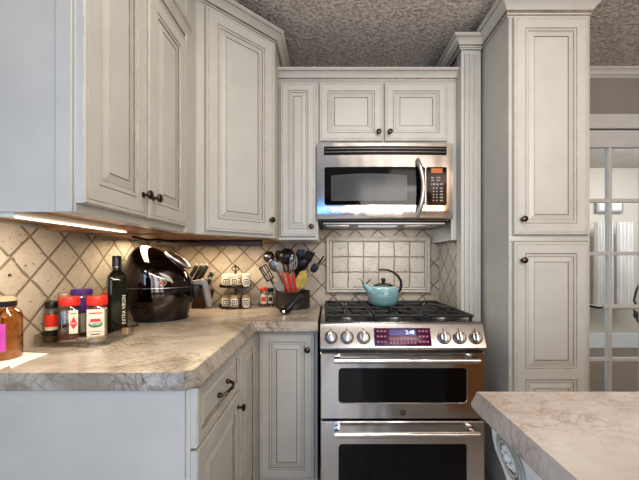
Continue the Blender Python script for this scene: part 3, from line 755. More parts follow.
# ------------------------------------------------------------------ kettle
kx, ky, kz = PX(383.3,1.94), 1.94, .9505
t = thing('kettle', (kx,ky,kz), 'teal enamel tea kettle with black handle on the stove', 'kettle')
R_ = .0915
prof = [(0,0),(.068,0),(.076,.004),(.086,.018),(R_,.045),(R_,.068),(.088,.088),(.078,.103),(.064,.110),(.058,.112)]
put('body', MB().lathe(prof,(kx,ky,kz),n=40), 'teal', t, smooth=60)
lid = put('lid', MB().lathe([(.060,.111),(.058,.116),(.045,.123),(.025,.128),(.012,.129)],(kx,ky,kz),n=32), 'black', t, smooth=60)
put('lid_knob', MB().lathe([(.012,.124),(.009,.134),(.013,.142),(.014,.152),(.009,.158),(0,.159)],(kx,ky,kz),n=18), 'black', lid, smooth=60)
b = MB().tube([(kx-.070,ky-.01,kz+.070),(kx-.088,ky-.012,kz+.094),(kx-.108,ky-.014,kz+.113),(kx-.116,ky-.015,kz+.118)],[.028,.021,.014,.012],n=14)
sp = put('spout', b, 'teal', t, smooth=60)
b = MB().tube([(kx-.110,ky-.015,kz+.116),(kx-.098,ky-.016,kz+.128),(kx-.082,ky-.016,kz+.145),(kx-.077,ky-.016,kz+.150)],[.006,.004,.004,.006],n=8)
b.tube([(kx-.115,ky-.015,kz+.118),(kx-.128,ky-.015,kz+.138),(kx-.142,ky-.015,kz+.158)],.0025,n=6)
put('whistle_lever', b, 'dsteel', sp)
hp = []
for px_, py_ in ((378.5,270),(383,269.6),(388,270),(393,272),(397.5,275.5),(400.5,280),(401.3,285),(400,290),(397.5,293.5)):
    hp.append((PX(px_,ky), ky, PZ(py_,ky)))
put('handle', MB().tube(hp,[.005,.0055,.006,.0065,.007,.0075,.008,.0085,.007],n=10), 'black', t, smooth=60)
for i, ch_ in enumerate('LE CREUSET'):
    if ch_ == ' ': continue
    a = -PI/2-.10+(i-4.5)*.085
    text('maker_mark', ch_, .011, Matrix.Translation((kx+(R_+.0003)*math.cos(a), ky+(R_+.0003)*math.sin(a), kz+.060)) @ Matrix.Rotation(a+PI/2,4,'Z') @ UP, 'white', t)

# ------------------------------------------------------------------ utensil pan
CZ = .9145
cx, cy = PX(293,2.09), 2.09
t = thing('saucepan', (cx,cy,CZ), 'dark grey saucepan holding cooking utensils beside the range', 'saucepan')
put('pot', MB().lathe([(0,.0),(.100,0),(.107,.004),(.108,.102),(.110,.104),(.105,.104),(.103,.008),(0,.006)],(cx,cy,CZ),n=40), 'potm', t, smooth=50)
hs = [(cx+.062,cy-.09,CZ+.078),(cx+.055,cy-.125,CZ+.080),(cx+.03,cy-.165,CZ+.068),(cx+.005,cy-.205,CZ+.046),(cx-.012,cy-.245,CZ+.026),(cx-.022,cy-.27,CZ+.018)]
o = put('handle', MB().tube(hs,[.014,.018,.021,.022,.026,.020],n=12,flat=1.3), 'black', t, smooth=60)
put('hang_loop', MB().box(cx-.030,cx-.012,cy-.292,cy-.276,CZ+.008,CZ+.026,bev=.003), 'chrome', o)
IN = Vector((cx,cy,CZ+.012))
def ut(name, label, px, py, D, kind, m, size=1, base=(0,0), hm=None, cat='utensil', tilt=0):
    top = Vector((PX(px,D), D, PZ(py,D))); bs = IN+Vector((base[0],base[1],0))
    d_ = (top-bs); ln = d_.length; d_.normalize()
    o_ = thing(name, tuple(bs), label, cat)
    q = d_.to_track_quat('Z','Y').to_matrix()
    # keep local -y facing the camera
    zax = d_; yax = Vector((0,1,0)); xax = yax.cross(zax).normalized(); yax = zax.cross(xax).normalized()
    if tilt: 
        rt = Matrix.Rotation(tilt, 3, zax); xax = rt @ xax; yax = rt @ yax
    Mx = Matrix((xax,yax,zax)).transposed().to_4x4(); Mx.translation = bs
    hm = hm or m; r = .0045
    if kind == 'ladle':
        rr_ = .030*size
        put('shaft', MB().tube([(0,0,0),(0,0,ln-rr_*.9)],[.006,.004],flat=1.5), hm, o_, Mx)
        pr = [(rr_*math.sin(PI*i/16), -rr_*math.cos(PI*i/16)) for i in range(9)]; pr[0]=(0,-rr_)
        pr += [(rr_*.93,0)]+[(rr_*.93*math.sin(PI*i/16), -rr_*.93*math.cos(PI*i/16)) for i in range(7,-1,-1)]; pr[-1]=(0,-rr_*.93)
        put('bowl', MB().lathe(pr,n=24,mt=Matrix.Translation((0,0,ln)) @ Matrix.Rotation(-PI*.60,4,'X')), m, o_, Mx, smooth=60)
    elif kind == 'spoon':
        put('shaft', MB().tube([(0,0,0),(0,0,ln-.02*size)],[.005,.0035],flat=1.4), hm, o_, Mx)
        put('bowl', MB().sphere((0,0,ln),.024*size,n=18,sc=(1,.28,1.45)), m, o_, Mx, smooth=60)
    elif kind == 'slotted':
        w_, h_ = .021*size, .040*size
        put('shaft', MB().tube([(0,0,0),(0,0,ln-h_)],[.006,.004],flat=1.4), hm, o_, Mx)
        b = MB().box(-w_,-w_+.010,-.002,.002,ln-h_,ln+h_).box(w_-.007,w_,-.002,.002,ln-h_,ln+h_).box(-w_,w_,-.002,.002,ln-h_,ln-h_+.009).box(-w_,w_,-.002,.002,ln+h_-.008,ln+h_).box(-.011,-.006,-.002,.002,ln-h_,ln+h_).box(.007,.012,-.002,.002,ln-h_,ln+h_)
        put('blade', b, m, o_, Mx)
    elif kind == 'turner':
        w_, h_ = .026*size, .036*size
        put('shaft', MB().tube([(0,0,0),(0,0,ln-h_)],[.006,.004],flat=1.4), hm, o_, Mx)
        put('blade', MB().prism([(-w_*.55,ln-h_),(w_*.55,ln-h_),(w_,ln-h_*.4),(w_*1.05,ln+h_),(-w_*.9,ln+h_*.8),(-w_,ln-h_*.4)],-.0015,.0015), m, o_, Mx)
    elif kind == 'fork':
        put('shaft', MB().tube([(0,0,0),(0,0,ln-.03)],[.006,.004],flat=1.4), hm, o_, Mx)
        b = MB().sphere((0,0,ln-.012),.026*size,n=16,sc=(1,.35,1.1))
        for i in range(5):
            u = (i-2)*.012*size; b.tube([(u,0,ln),(u*1.2,-.008,ln+.018*size),(u*1.3,-.02,ln+.026*size)],[.005,.004,.003],n=6)
        put('tines', b, m, o_, Mx, smooth=60)
    elif kind == 'whisk':
        put('shaft', MB().tube([(0,0,0),(0,0,ln-.06*size)],[.006,.005]), hm, o_, Mx)
        b = MB()
        for i in range(5):
            a = PI*i/5; pts = [(.024*size*math.sin(PI*s_)*math.cos(a)*(1 if s_<.5 else 1)*1, .024*size*math.sin(PI*s_)*math.sin(a), 0) for s_ in (0,.5,1)]
            P_ = []
            for s_ in range(13):
                th = 2*PI*s_/12; P_.append((.024*size*math.sin(th)*math.cos(a), .024*size*math.sin(th)*math.sin(a), ln-.05*size+.05*size*(1-math.cos(th))))
            b.tube(P_, .0014, n=5)
        put('wires', b, m, o_, Mx, smooth=60)
    elif kind == 'tongs':
        b = MB().tube([(-.004,0,0),(-.010,0,ln*.5),(-.013,0,ln)],[.004,.005,.006],flat=1.7).tube([(.004,0,0),(.010,0,ln*.5),(.013,0,ln)],[.004,.005,.006],flat=1.7)
        put('arms', b, 'steel2', o_, Mx, smooth=60)
        put('grips', MB().tube([(-.0105,-.003,ln*.42),(-.0125,-.003,ln*.75),(-.014,-.003,ln*1.01)],[.005,.0065,.005],flat=1.2).tube([(.0105,-.003,ln*.42),(.0125,-.003,ln*.75),(.014,-.003,ln*1.01)],[.005,.0065,.005],flat=1.2), m, o_, Mx, smooth=60)
    elif kind == 'leaf':
        put('shaft', MB().tube([(0,0,0),(0,0,ln-.03*size)],[.005,.004],flat=1.4), hm, o_, Mx)
        P_ = [(.02*size*math.sin(PI*i/10)**.8 if 0<i<10 else .002, -.04*size*math.cos(PI*i/10)) for i in range(11)]
        poly = [(x,ln+z) for x,z in P_]+[(-x,ln+z) for x,z in reversed(P_)]
        put('blade', MB().prism(poly,-.003,.003), m, o_, Mx, bevel=.001)
    elif kind == 'knife':
        put('shaft', MB().prism([(-.006,0),(.006,0),(.010,ln*.55),(.004,ln*.6),(-.006,ln*.6)],-.001,.001), m, o_, Mx)
        put('grip', MB().tube([(0,0,ln*.58),(0,0,ln*.8),(0,0,ln)],[.006,.009,.006],flat=.7), hm, o_, Mx, smooth=60)
    return o_
ut('slotted_turner','black slotted turner leaning far left in the saucepan',266.5,273,2.08,'slotted','black',1.3,(-.045,.0))
ut('ladle','round dark steel ladle, leftmost ladle in the saucepan',269,257,2.10,'ladle','dsteel',1.25,(.02,.03))
ut('serving_spoon','dark oval spoon below the leftmost ladle',274,265.5,2.04,'spoon','dsteel',1.25,(.01,-.02))
ut('ladle','large black ladle rising highest in the saucepan',287,256.5,2.06,'ladle','black',1.75,(-.01,.0))
ut('serving_spoon','small black spoon between the two ladles',279.5,256,2.14,'spoon','black',1.1,(.02,.05))
ut('serving_spoon','grey metal spoon just left of the red tongs',279.5,267,2.01,'spoon','grey',.9,(.0,-.04))
ut('pasta_fork','black toothed pasta fork on the right of the large ladle',303,262,2.07,'fork','black',1.45,(-.02,.03))
ut('turner','black solid turner behind the pasta fork',300,254,2.13,'turner','black',1.0,(-.03,.05))
ut('turner','black angled spatula with pointed tip right of the pasta fork',308,257,2.11,'turner','black',1.2,(-.04,.03), tilt=.3)
ut('whisk','steel wire whisk in the centre of the saucepan',293.5,262,2.03,'whisk','steel2',1.0,(.0,-.01),hm='steel2')
ut('tongs','red-handled steel tongs, left pair in the saucepan',284.5,273,2.0,'tongs','red',.9,(.01,-.06))
ut('tongs','red-handled steel tongs, right pair in the saucepan',291,273.5,2.0,'tongs','red',.9,(.03,-.06))
ut('spatula','yellow leaf-shaped silicone spatula in the saucepan',301.5,280,1.99,'leaf','yellow',1.5,(.01,-.06),hm='wood')
ut('scoop','pale grey flat scoop low at the left rim of the saucepan',279,286,2.0,'turner','grey',1.0,(.03,-.05))
ut('serving_spoon','narrow black slotted spoon leaning right in the saucepan',314.5,268,2.06,'spoon','black',.95,(-.02,.0),hm='steel2')
ut('palette_knife','long thin black-handled palette knife leaning furthest right',324,256,2.08,'knife','steel2',1,(-.03,.02),hm='black')
ut('palette_knife','steel spatula with long blade leaning right beside yellow spatula',309.5,272,2.03,'knife','steel2',1,(-.04,-.03),hm='steel2')
ut('serving_spoon','black spoon behind the yellow spatula',297,268,2.10,'spoon','black',1.2,(.03,.04))

# ------------------------------------------------------------------ spice jars by saucepan
def small_jar(px, D, r, h, lidm, bodym, label, name='spice_jar', group=None, band=None, lidh=.022):
    x = PX(px,D); o_ = thing(name,(x,D,CZ),label,'jar',group)
    put('contents', MB().lathe([(0,.002),(r*.9,.002),(r*.9,h*.62),(0,h*.62)],(x,D,CZ),n=20), bodym, o_)
    put('glass', MB().lathe([(0,0),(r*.95,0),(r,.004),(r,h*.78),(r*.85,h*.84),(r*.85,h-lidh)],(x,D,CZ),n=20), 'clear', o_, smooth=50)
    put('lid', MB().lathe([(r*.9,h-lidh),(r*.95,h-lidh+.002),(r*.95,h-.002),(r*.88,h),(0,h)],(x,D,CZ),n=20), lidm, o_, smooth=50)
    if band:
        a = math.atan2(-D, -x)
        bb = put('label', MB().lathe([(r+.0006,h*.15),(r+.0006,h*.62)],(x,D,CZ),n=16,a0=a-1.0,a1=a+1.0), band[0], o_)
        put('label_print', MB().lathe([(r+.0011,h*.28),(r+.0011,h*.50)],(x,D,CZ),n=16,a0=a-.6,a1=a+.6), band[1], o_)
    return o_
small_jar(263.5,2.14,.023,.122,'red','spice2','small spice jar with orange-red lid left of the saucepan',band=('label','red'))
small_jar(270.5,2.165,.020,.115,'black','spice','small spice jar with dark lid touching the saucepan',band=('label','black'))

# ------------------------------------------------------------------ spice carousel
sx, sy = PX(235.5,2.10), 2.10
t = thing('spice_rack', (sx,sy,CZ), 'two-tier bronze revolving spice rack on the back counter', 'spice rack')
def disc(z): return MB().lathe([(0,0),(.098,0),(.100,.003),(.100,.016),(.097,.018),(.094,.006),(0,.006)],(sx,sy,z),n=40)
put('lower_tray', disc(CZ), 'bronze', t, smooth=50)
zt2 = .1285
put('upper_tray', disc(CZ+zt2), 'bronze', t, smooth=50)
put('post', MB().cyl((sx,sy,CZ),(sx,sy,CZ+.235),.007), 'bronze', t)
b = MB()
for s_ in (-1,1):
    b.tube([(sx,sy,CZ+.225)]+[(sx+s_*(.012+.011*math.cos(a)),sy,CZ+.245+.012*math.sin(a)) for a in [(-.5+i*.28)*1.0 for i in range(16)]],.0032,n=6)
b.sphere((sx,sy,CZ+.262),.008)
put('scroll_finial', b, 'bronze', t, smooth=60)
def rack_jar(x, y, z, lidm, lab, grp):
    a0 = math.atan2(-y, -x); o_ = thing('rack_jar', (x,y,z), lab, 'jar', grp)
    r, h = .0245, .078
    put('glass', MB().lathe([(0,0),(r,0),(r,h*.74),(r*.85,h*.8)],(x,y,z),n=18), 'garlic', o_, smooth=50)
    put('lid', MB().lathe([(r*.92,h*.78),(r*.95,h*.8),(r*.95,h*.98),(r*.8,h),(0,h)],(x,y,z),n=18), lidm, o_, smooth=50)
    lb = put('label', MB().lathe([(r+.0006,h*.08),(r+.0006,h*.70)],(x,y,z),n=14,a0=a0-.95,a1=a0+.95), 'white', o_)
    b = MB().lathe([(r+.0011,h*.18),(r+.0011,h*.60)],(x,y,z),n=14,a0=a0-.6,a1=a0+.6)
    pr = put('label_frame', b, 'black', lb)
    b = MB().lathe([(r+.0016,h*.25),(r+.0016,h*.53)],(x,y,z),n=14,a0=a0-.42,a1=a0+.42).lathe([(r+.0020,h*.33),(r+.0020,h*.44)],(x,y,z),n=14,a0=a0-.2,a1=a0+.2,mi=1)
    put('label_center', b, ['white','black'], lb)
names = ['left','middle','right']
for tier, zz_, lm in ((1,CZ+zt2+.0065,'white'),(0,CZ+.0065,'tan')):
    for i, px_ in enumerate((225.8,234.3,246)):
        y = (2.055,2.032,2.05)[i]
        rack_jar(PX(px_,y), y, zz_, lm, '%s jar in front on the %s tier of the spice rack' % (names[i], ('lower','upper')[tier]), 'jars on the spice rack')
    for i, (dx, dy) in enumerate(((-.052,.045),(.0,.066),(.055,.042))):
        rack_jar(sx+dx, sy+dy, zz_, lm, '%s jar at the back of the %s tier of the spice rack' % (names[i], ('lower','upper')[tier]), 'jars on the spice rack')

# ------------------------------------------------------------------ knife block
bx, by = PX(199.5,2.09), 2.09
t = thing('knife_block', (bx,by,CZ), 'dark wooden knife block behind the air fryer', 'knife block')
sh = Matrix(((1,0,.42,0),(0,1,0,0),(0,0,1,0),(0,0,0,1)))
prof = [(-.055,0),(.045,0),(.080,.105),(.028,.135),(-.030,.165)]
put('block', MB().prism(prof,-.05,.05,mt=Matrix.Translation((bx,by,CZ))), 'darkwood', t, bevel=.004)
kd = Vector((.50,-.05,.86)).normalized()
def knife(x, y, z, ln, lab):
    base = Vector((x,y,z)); o_ = thing('kitchen_knife', tuple(base), lab, 'knife', 'knives in the block')
    yax = Vector((0,1,0)); xax = yax.cross(kd).normalized(); yax = kd.cross(xax).normalized()
    Mx = Matrix((xax,yax,kd)).transposed().to_4x4(); Mx.translation = base
    put('handle', MB().box(-.0115,.0115,-.008,.008,0,ln,bev=.003), 'black', o_, Mx)
    put('bolster', MB().box(-.010,.010,-.0075,.0075,-.008,.006,bev=.002), 'chrome', o_, Mx)
    put('butt_cap', MB().box(-.0125,.0125,-.009,.009,ln,ln+.013,bev=.003), 'steel2', o_, Mx)
    put('blade', MB().box(-.008,.008,-.001,.001,-.03,-.006), 'chrome', o_, Mx)
for i, (px_, py_, D, ln) in enumerate(((197.5,264.5,2.10,.115),(203,264.5,2.09,.115),(208,264.5,2.08,.115),(213,271.5,2.06,.075),(203.5,279,2.04,.06),(207,278.5,2.04,.06),(211,278,2.04,.06))):
    tip = Vector((PX(px_,D),D,PZ(py_,D))); p = tip-kd*(ln+.01)
    knife(p.x,p.y,p.z,ln, ['tall black-handled knife, leftmost in the block','tall black-handled knife, second from left in the block','tall black-handled knife, third from left in the block','shorter knife at the far right of the block','small steak knife, left of the lower row in the block','small steak knife, middle of the lower row in the block','small steak knife, right of the lower row in the block'][i])

# ------------------------------------------------------------------ air fryer
ax, ay = -.852, 1.69
ro = .42
t = thing('air_fryer', (ax,ay,CZ), 'glossy black egg-shaped air fryer with grey handle', 'air fryer', rz=ro)
Mf = T(ax,ay,CZ,ro)
def fry(t0, t1, nz=26, na=56, inset=0.0):
    vs = []; fs = []
    for j in range(nz+1):
        s_ = t0+(t1-t0)*j/nz
        if s_ < .42: k = .80+.20*math.sin(s_/.42*PI/2)
        else: k = max(0.0, 1-((s_-.42)/.58)**3.0)**(1/2.0)
        for i in range(na):
            a = 2*PI*i/na; ca, sa = math.cos(a), math.sin(a)
            e = 2/2.5
            u = math.copysign(abs(ca)**e, ca); v = math.copysign(abs(sa)**e, sa)
            x = (.158-inset)*k*u; y = (.138-inset)*k*v
            H = .348-.072*(x/.168)-.02*(x/.168)**2
            x -= .022*s_*s_                       # body leans back with height
            vs.append((x, y, .012+(s_*.325 if s_ < .475 else .154+(s_-.475)/.525*(H-.154))))
    for j in range(nz):
        for i in range(na): i2=(i+1)%na; fs.append((j*na+i,j*na+i2,(j+1)*na+i2,(j+1)*na+i))
    fs.append(tuple(reversed(range(na)))); fs.append(tuple(nz*na+i for i in range(na)))
    return MB().add(vs, fs)
put('upper_shell', fry(.475,1.0), 'fryer', t, Mf, smooth=60)
put('lower_shell', fry(0,.468), 'fryer', t, Mf, smooth=60)
put('seam', fry(.462,.482,2,56,.0015), 'steel2', t, Mf, smooth=60)
put('base', MB().lathe([(.122,0),(.128,.004),(.128,.014)],n=40,sx=1,sy=.86), 'black', t, Mf)
# silver top control pod
b = MB()
b.sphere((0,0,0),.075,n=24,sc=(1.0,.62,.28))
put('top_panel', b, 'steel2', t, Mf @ Matrix.Translation((.078,-.028,.300)) @ Matrix.Rotation(.62,4,'Y') @ Matrix.Rotation(.15,4,'X'), smooth=60)
b = MB().sphere((0,0,0),.055,n=20,sc=(1.0,.55,.20))
put('top_inlay', b, 'grey', t, Mf @ Matrix.Translation((.080,-.030,.306)) @ Matrix.Rotation(.62,4,'Y') @ Matrix.Rotation(.15,4,'X'), smooth=60)
b = MB().tube([(.135,0,.175),(.185,-.005,.182),(.205,-.006,.176),(.212,-.007,.150),(.222,-.008,.10),(.230,-.009,.055),(.231,-.009,.048)],[.014,.016,.018,.018,.018,.017,.012],n=14,flat=1.4)
put('handle', b, 'grey', t, Mf, smooth=60)
put('handle_bracket', MB().box(.13,.185,-.022,.022,.10,.17,bev=.008), 'black', t, Mf)
# small oval emblem
ea = -1.25; 
em = Mf @ Matrix.Translation((.010,-.1375,.190)) @ Matrix.Rotation(.02,4,'Z')
o = put('emblem', MB().tube([(.017*math.cos(a),0,.011*math.sin(a)) for a in [2*PI*i/24 for i in range(25)]],.0012,n=6), 'white', t, em)
put('emblem_bars', MB().box(-.009,-.006,-.001,.001,-.006,.006).box(-.002,.002,-.001,.001,-.006,.006).box(.006,.009,-.001,.001,-.006,.006), 'red', o, em)
# cord on the counter
b = MB().tube([(-1.0,1.50,1.0),(-1.0,1.48,.93),(-.96,1.47,.920),(-.90,1.44,.920),(-.865,1.45,.920),(-.86,1.49,.920),(-.875,1.515,.924)],.0035,n=8)
put('power_cord', b, 'black', smooth=60, label='black power cord looping at the base of the air fryer', cat='cord')

# ------------------------------------------------------------------ oil bottle
ox, oy = PX(117,1.285), 1.285
TZ = CZ+.004
t = thing('oil_bottle', (ox,oy,TZ), 'tall dark green olive oil bottle with black cap', 'bottle', rz=math.atan2(ox,oy)*-1)
Mo = Matrix.Translation((ox,oy,TZ)) @ Matrix.Rotation(math.atan2(-ox,oy)+.15,4,'Z')
def sq(r, z, n=32, e=.35):
    o_ = []
    for i in range(n):
        a = 2*PI*i/n; ca, sa = math.cos(a), math.sin(a)
        o_.append((r*math.copysign(abs(ca)**e,ca), r*math.copysign(abs(sa)**e,sa), z))
    return o_
def sqloft(levels, n=32):
    vs = []; fs = []
    for r, z, e in levels: vs += sq(r,z,n,e)
    for j in range(len(levels)-1):
        for i in range(n): i2=(i+1)%n; fs.append((j*n+i,j*n+i2,(j+1)*n+i2,(j+1)*n+i))
    fs.append(tuple(reversed(range(n)))); fs.append(tuple((len(levels)-1)*n+i for i in range(n)))
    return MB().add(vs,fs)
put('glass_body', sqloft([(.030,0,.35),(.0325,.004,.35),(.0325,.215,.35),(.031,.232,.45),(.023,.246,.7),(.015,.254,1),(.0135,.26,1),(.0135,.275,1)]), 'oil', t, Mo, smooth=50)
put('cap', MB().lathe([(.0155,.262),(.0158,.264),(.0158,.309),(.0145,.312),(0,.312)],n=20), 'black', t, Mo, smooth=50)
put('neck_band', MB().lathe([(.0162,.266),(.0162,.272)],n=20), 'dsteel', t, Mo)
lt = text('label_lettering','EXTRA VIRGIN',.017, Mo @ Matrix.Translation((.018,-.0328,.105)) @ UP @ Matrix.Rotation(PI/2,4,'Z'),'label',t)
put('label_foot', MB().box(.012,.0305,-.0332,-.0322,.008,.034), 'tan', t, Mo)

# ------------------------------------------------------------------ tray
t = thing('organizer_tray', (-.89,1.255,CZ), 'clear plastic tray holding spice jars and the oil bottle', 'tray')
def rrect(x0,x1,y0,y1,r,z,n=5):
    o_=[]
    for cx_,cy_,a0 in ((x1-r,y1-r,0),(x0+r,y1-r,PI/2),(x0+r,y0+r,PI),(x1-r,y0+r,1.5*PI)):
        o_ += [(cx_+r*math.cos(a0+PI/2*i/n), cy_+r*math.sin(a0+PI/2*i/n), z) for i in range(n+1)]
    return o_
TX0,TX1,TY0,TY1 = -1.026,-.778,1.128,1.345
rs = [rrect(TX0+.004,TX1-.004,TY0+.004,TY1-.004,.03,CZ),rrect(TX0,TX1,TY0,TY1,.034,CZ+.004),rrect(TX0,TX1,TY0,TY1,.034,CZ+.036),rrect(TX0+.003,TX1-.003,TY0+.003,TY1-.003,.031,CZ+.036),rrect(TX0+.003,TX1-.003,TY0+.003,TY1-.003,.031,CZ+.004)]
n = len(rs[0]); vs = sum(rs, []); fs = [(j*n+i,j*n+(i+1)%n,(j+1)*n+(i+1)%n,(j+1)*n+i) for j in range(4) for i in range(n)]+[tuple(range(n))]
put('tray_shell', MB().add(vs,fs), 'clear', t, smooth=40)
r_ = rrect(TX0+.0015,TX1-.0015,TY0+.0015,TY1-.0015,.033,CZ+.0365)
put('tray_rim', MB().tube(r_+[r_[0]],.0016,n=6), 'clear', t, smooth=60)

def square_jar(px, D, hw, h, label, content, lidm='red', full=.72, lab=None, glass='clear'):
    x = PX(px,D); o_ = thing('spice_container', (x,D,TZ), label, 'jar')
    Mx = Matrix.Translation((x,D,TZ)) @ Matrix.Rotation(math.atan2(-x,D)*.75,4,'Z')
    put('contents', sqloft([(hw*.9,.003,.45),(hw*.92,h*full,.45)]), content, o_, Mx, smooth=50)
    put('container', sqloft([(hw*.94,0,.45),(hw,.005,.45),(hw,h*.70,.45),(hw*.9,h*.775,.55),(hw*.8,h*.80,.9),(hw*.8,h*.82,1)]), glass, o_, Mx, smooth=50)
    l = put('lid', MB().lathe([(hw*.93,h*.81),(hw*.96,h*.82),(hw*.96,h*.985),(hw*.9,h),(0,h)],n=32), lidm, o_, Mx, smooth=50)
    b = MB()
    for i in range(28):
        a = 2*PI*i/28; b.cyl((hw*.965*math.cos(a),hw*.965*math.sin(a),h*.83),(hw*.965*math.cos(a),hw*.965*math.sin(a),h*.97),.0009,n=5)
    put('ribs', b, lidm, l, Mx)
    return o_, Mx
# garlic container
o_, Mx = square_jar(97.3,1.205,.0325,.164,'spice container with white garlic label and red lid, left of the oil bottle','garlic')
hw = .0325
lb = put('label', MB().box(-.026,.026,-hw-.0012,-hw-.0004,.020,.120), 'label', o_, Mx)
text('label_name','KINDERS',.009, Mx @ Matrix.Translation((0,-hw-.0016,.108)) @ UP,'tan',lb) if False else None
e = MB().lathe([(0,0),(.021,0)],n=28,mt=Matrix.Translation((0,-hw-.0016,.068)) @ Matrix.Rotation(PI/2,4,'X') @ Matrix.Diagonal((1,.62,1,1)))
put('label_oval', e, 'green', lb, Mx)
e = MB().lathe([(0,0),(.018,0)],n=28,mt=Matrix.Translation((0,-hw-.0018,.070)) @ Matrix.Rotation(PI/2,4,'X') @ Matrix.Diagonal((1,.50,1,1)))
put('label_oval', e, 'white', lb, Mx)
text('label_lettering','GARLIC',.0115, Mx @ Matrix.Translation((0,-hw-.0024,.064)) @ UP,'green',lb)
put('label_print', MB().box(-.015,.015,-hw-.0022,-hw-.0012,.076,.086).box(-.02,.02,-hw-.0018,-hw-.0012,.104,.108), 'red', lb, Mx)
put('label_line', MB().box(-.02,.02,-hw-.0018,-hw-.0012,.040,.0415).box(-.014,.014,-hw-.0018,-hw-.0012,.030,.033), 'spice', lb, Mx)
# pepper flakes container
o_, Mx = square_jar(69.5,1.188,.0315,.163,'clear spice container with red lid and red pepper label, left of the garlic','spice',full=.30)
hw = .0315
lb = put('label', MB().box(.004,.0295,-hw-.0012,-hw-.0004,.035,.118), 'label', o_, Mx)
put('label_print', MB().add([( .006,-hw-.0016,.070),(.017,-hw-.0016,.050),(.028,-hw-.0016,.070),(.017,-hw-.0016,.095)],[(0,1,2,3)]), 'red', lb, Mx)
text('label_lettering','RED',.008, Mx @ Matrix.Translation((.017,-hw-.0020,.071)) @ UP,'white',lb)
put('label_stripe', MB().box(.008,.026,-hw-.0018,-hw-.0012,.104,.108), 'green', lb, Mx)
def round_jar(px, D, r, h, lidm, cont, label, band, lidh=.02, z=TZ):
    x = PX(px,D); o_ = thing('spice_jar', (x,D,z), label, 'jar')
    a = math.atan2(-D,-x)
    put('contents', MB().lathe([(0,.002),(r*.92,.002),(r*.92,h*.7),(0,h*.7)],(x,D,z),n=20), cont, o_)
    put('glass', MB().lathe([(0,0),(r,0),(r,h-lidh-.008),(r*.85,h-lidh)],(x,D,z),n=20), 'clear', o_, smooth=50)
    put('lid', MB().lathe([(r*.97,h-lidh),(r*.99,h-lidh+.002),(r*.99,h-.002),(r*.92,h),(0,h)],(x,D,z),n=24), lidm, o_, smooth=50)
    for (m_, z0_, z1_, w_) in band: put('label', MB().lathe([(r+.0006+.0004*w_,h*z0_),(r+.0006+.0004*w_,h*z1_)],(x,D,z),n=16,a0=a-1.3,a1=a+1.3), m_, o_)
    return o_
round_jar(51.5,1.195,.0195,.146,'black','spice','narrow jar with black lid and red and black label, leftmost in the tray',[('red',.38,.68,0),('black',.12,.30,0),('label',.30,.38,0)],.024)
round_jar(82,1.292,.036,.182,'purple','spice','wide jar with purple lid behind the red-lidded containers',[('purple',.5,.84,0),('label',.1,.5,0)],.022)
round_jar(64.5,1.262,.0185,.172,'tan','spice','jar with brown lid between the purple lid and the wall',[('tan',.3,.7,0)],.02)
round_jar(108.5,1.322,.019,.170,'red','spice','thin jar with red cap hidden behind the garlic container and oil bottle',[('red',.6,.8,0),('spice',.2,.6,0)],.02)

# ------------------------------------------------------------------ amber jar and napkin
jx, jy = -.985, 1.0
jr = .0455
t = thing('amber_jar', (jx,jy,CZ), 'brown glass supplement jar with black lid at the left edge', 'jar')
put('contents', MB().lathe([(0,.004),(jr*.93,.004),(jr*.93,.05),(0,.052)],(jx,jy,CZ),n=28), 'tan', t)
put('glass', MB().lathe([(0,0),(jr*.94,0),(jr,.006),(jr,.128),(jr*.93,.142),(jr*.68,.152),(jr*.64,.158),(jr*.64,.168)],(jx,jy,CZ),n=36), 'amber', t, smooth=50)
l = put('lid', MB().lathe([(jr*.70,.160),(jr*.72,.162),(jr*.72,.176),(0,.176)],(jx,jy,CZ),n=28), 'black', t, smooth=40)
put('lid_top', MB().lathe([(jr*.68,.1762),(jr*.62,.186),(jr*.4,.190),(0,.191)],(jx,jy,CZ),n=28), 'tan', l, smooth=60)
a = math.atan2(-jy,-jx)
put('label', MB().lathe([(jr+.0006,.030),(jr+.0006,.112)],(jx,jy,CZ),n=24,a0=a-2.0,a1=a+.12), 'magenta', t)
b = MB()
pts = [(-4,358),(24,352.5),(48.5,353.8),(30,360),(11,368),(9,365.5),(-6,372)]
vs = [];
for i_,(px_,py_) in enumerate(pts):
    D = .2975*F/(py_-260); vs.append((max(PX(px_,D),XL+.012),D,CZ+.0006))
n = len(vs); vs2 = [(x,y,z+.0022) for x,y,z in vs]
b.add(vs+vs2, [tuple(reversed(range(n))), tuple(range(n,2*n))]+[(i,(i+1)%n,(i+1)%n+n,i+n) for i in range(n)])
put('napkin', b, 'paper', smooth=0, label='folded white paper napkin lying beside the brown glass jar', cat='napkin')

# outlet
t = thing('outlet_plate', (XL+.01,1.10,1.11), 'stone-coloured wall outlet plate with a dark screw above the brown glass jar', 'outlet')
put('plate', MB().box(XL+.008,XL+.014,1.00,1.085,1.10,1.225,bev=.002), 'tileL', t)
put('screw', MB().cyl((XL+.014,1.062,1.165),(XL+.018,1.062,1.165),.005), 'dsteel', t)

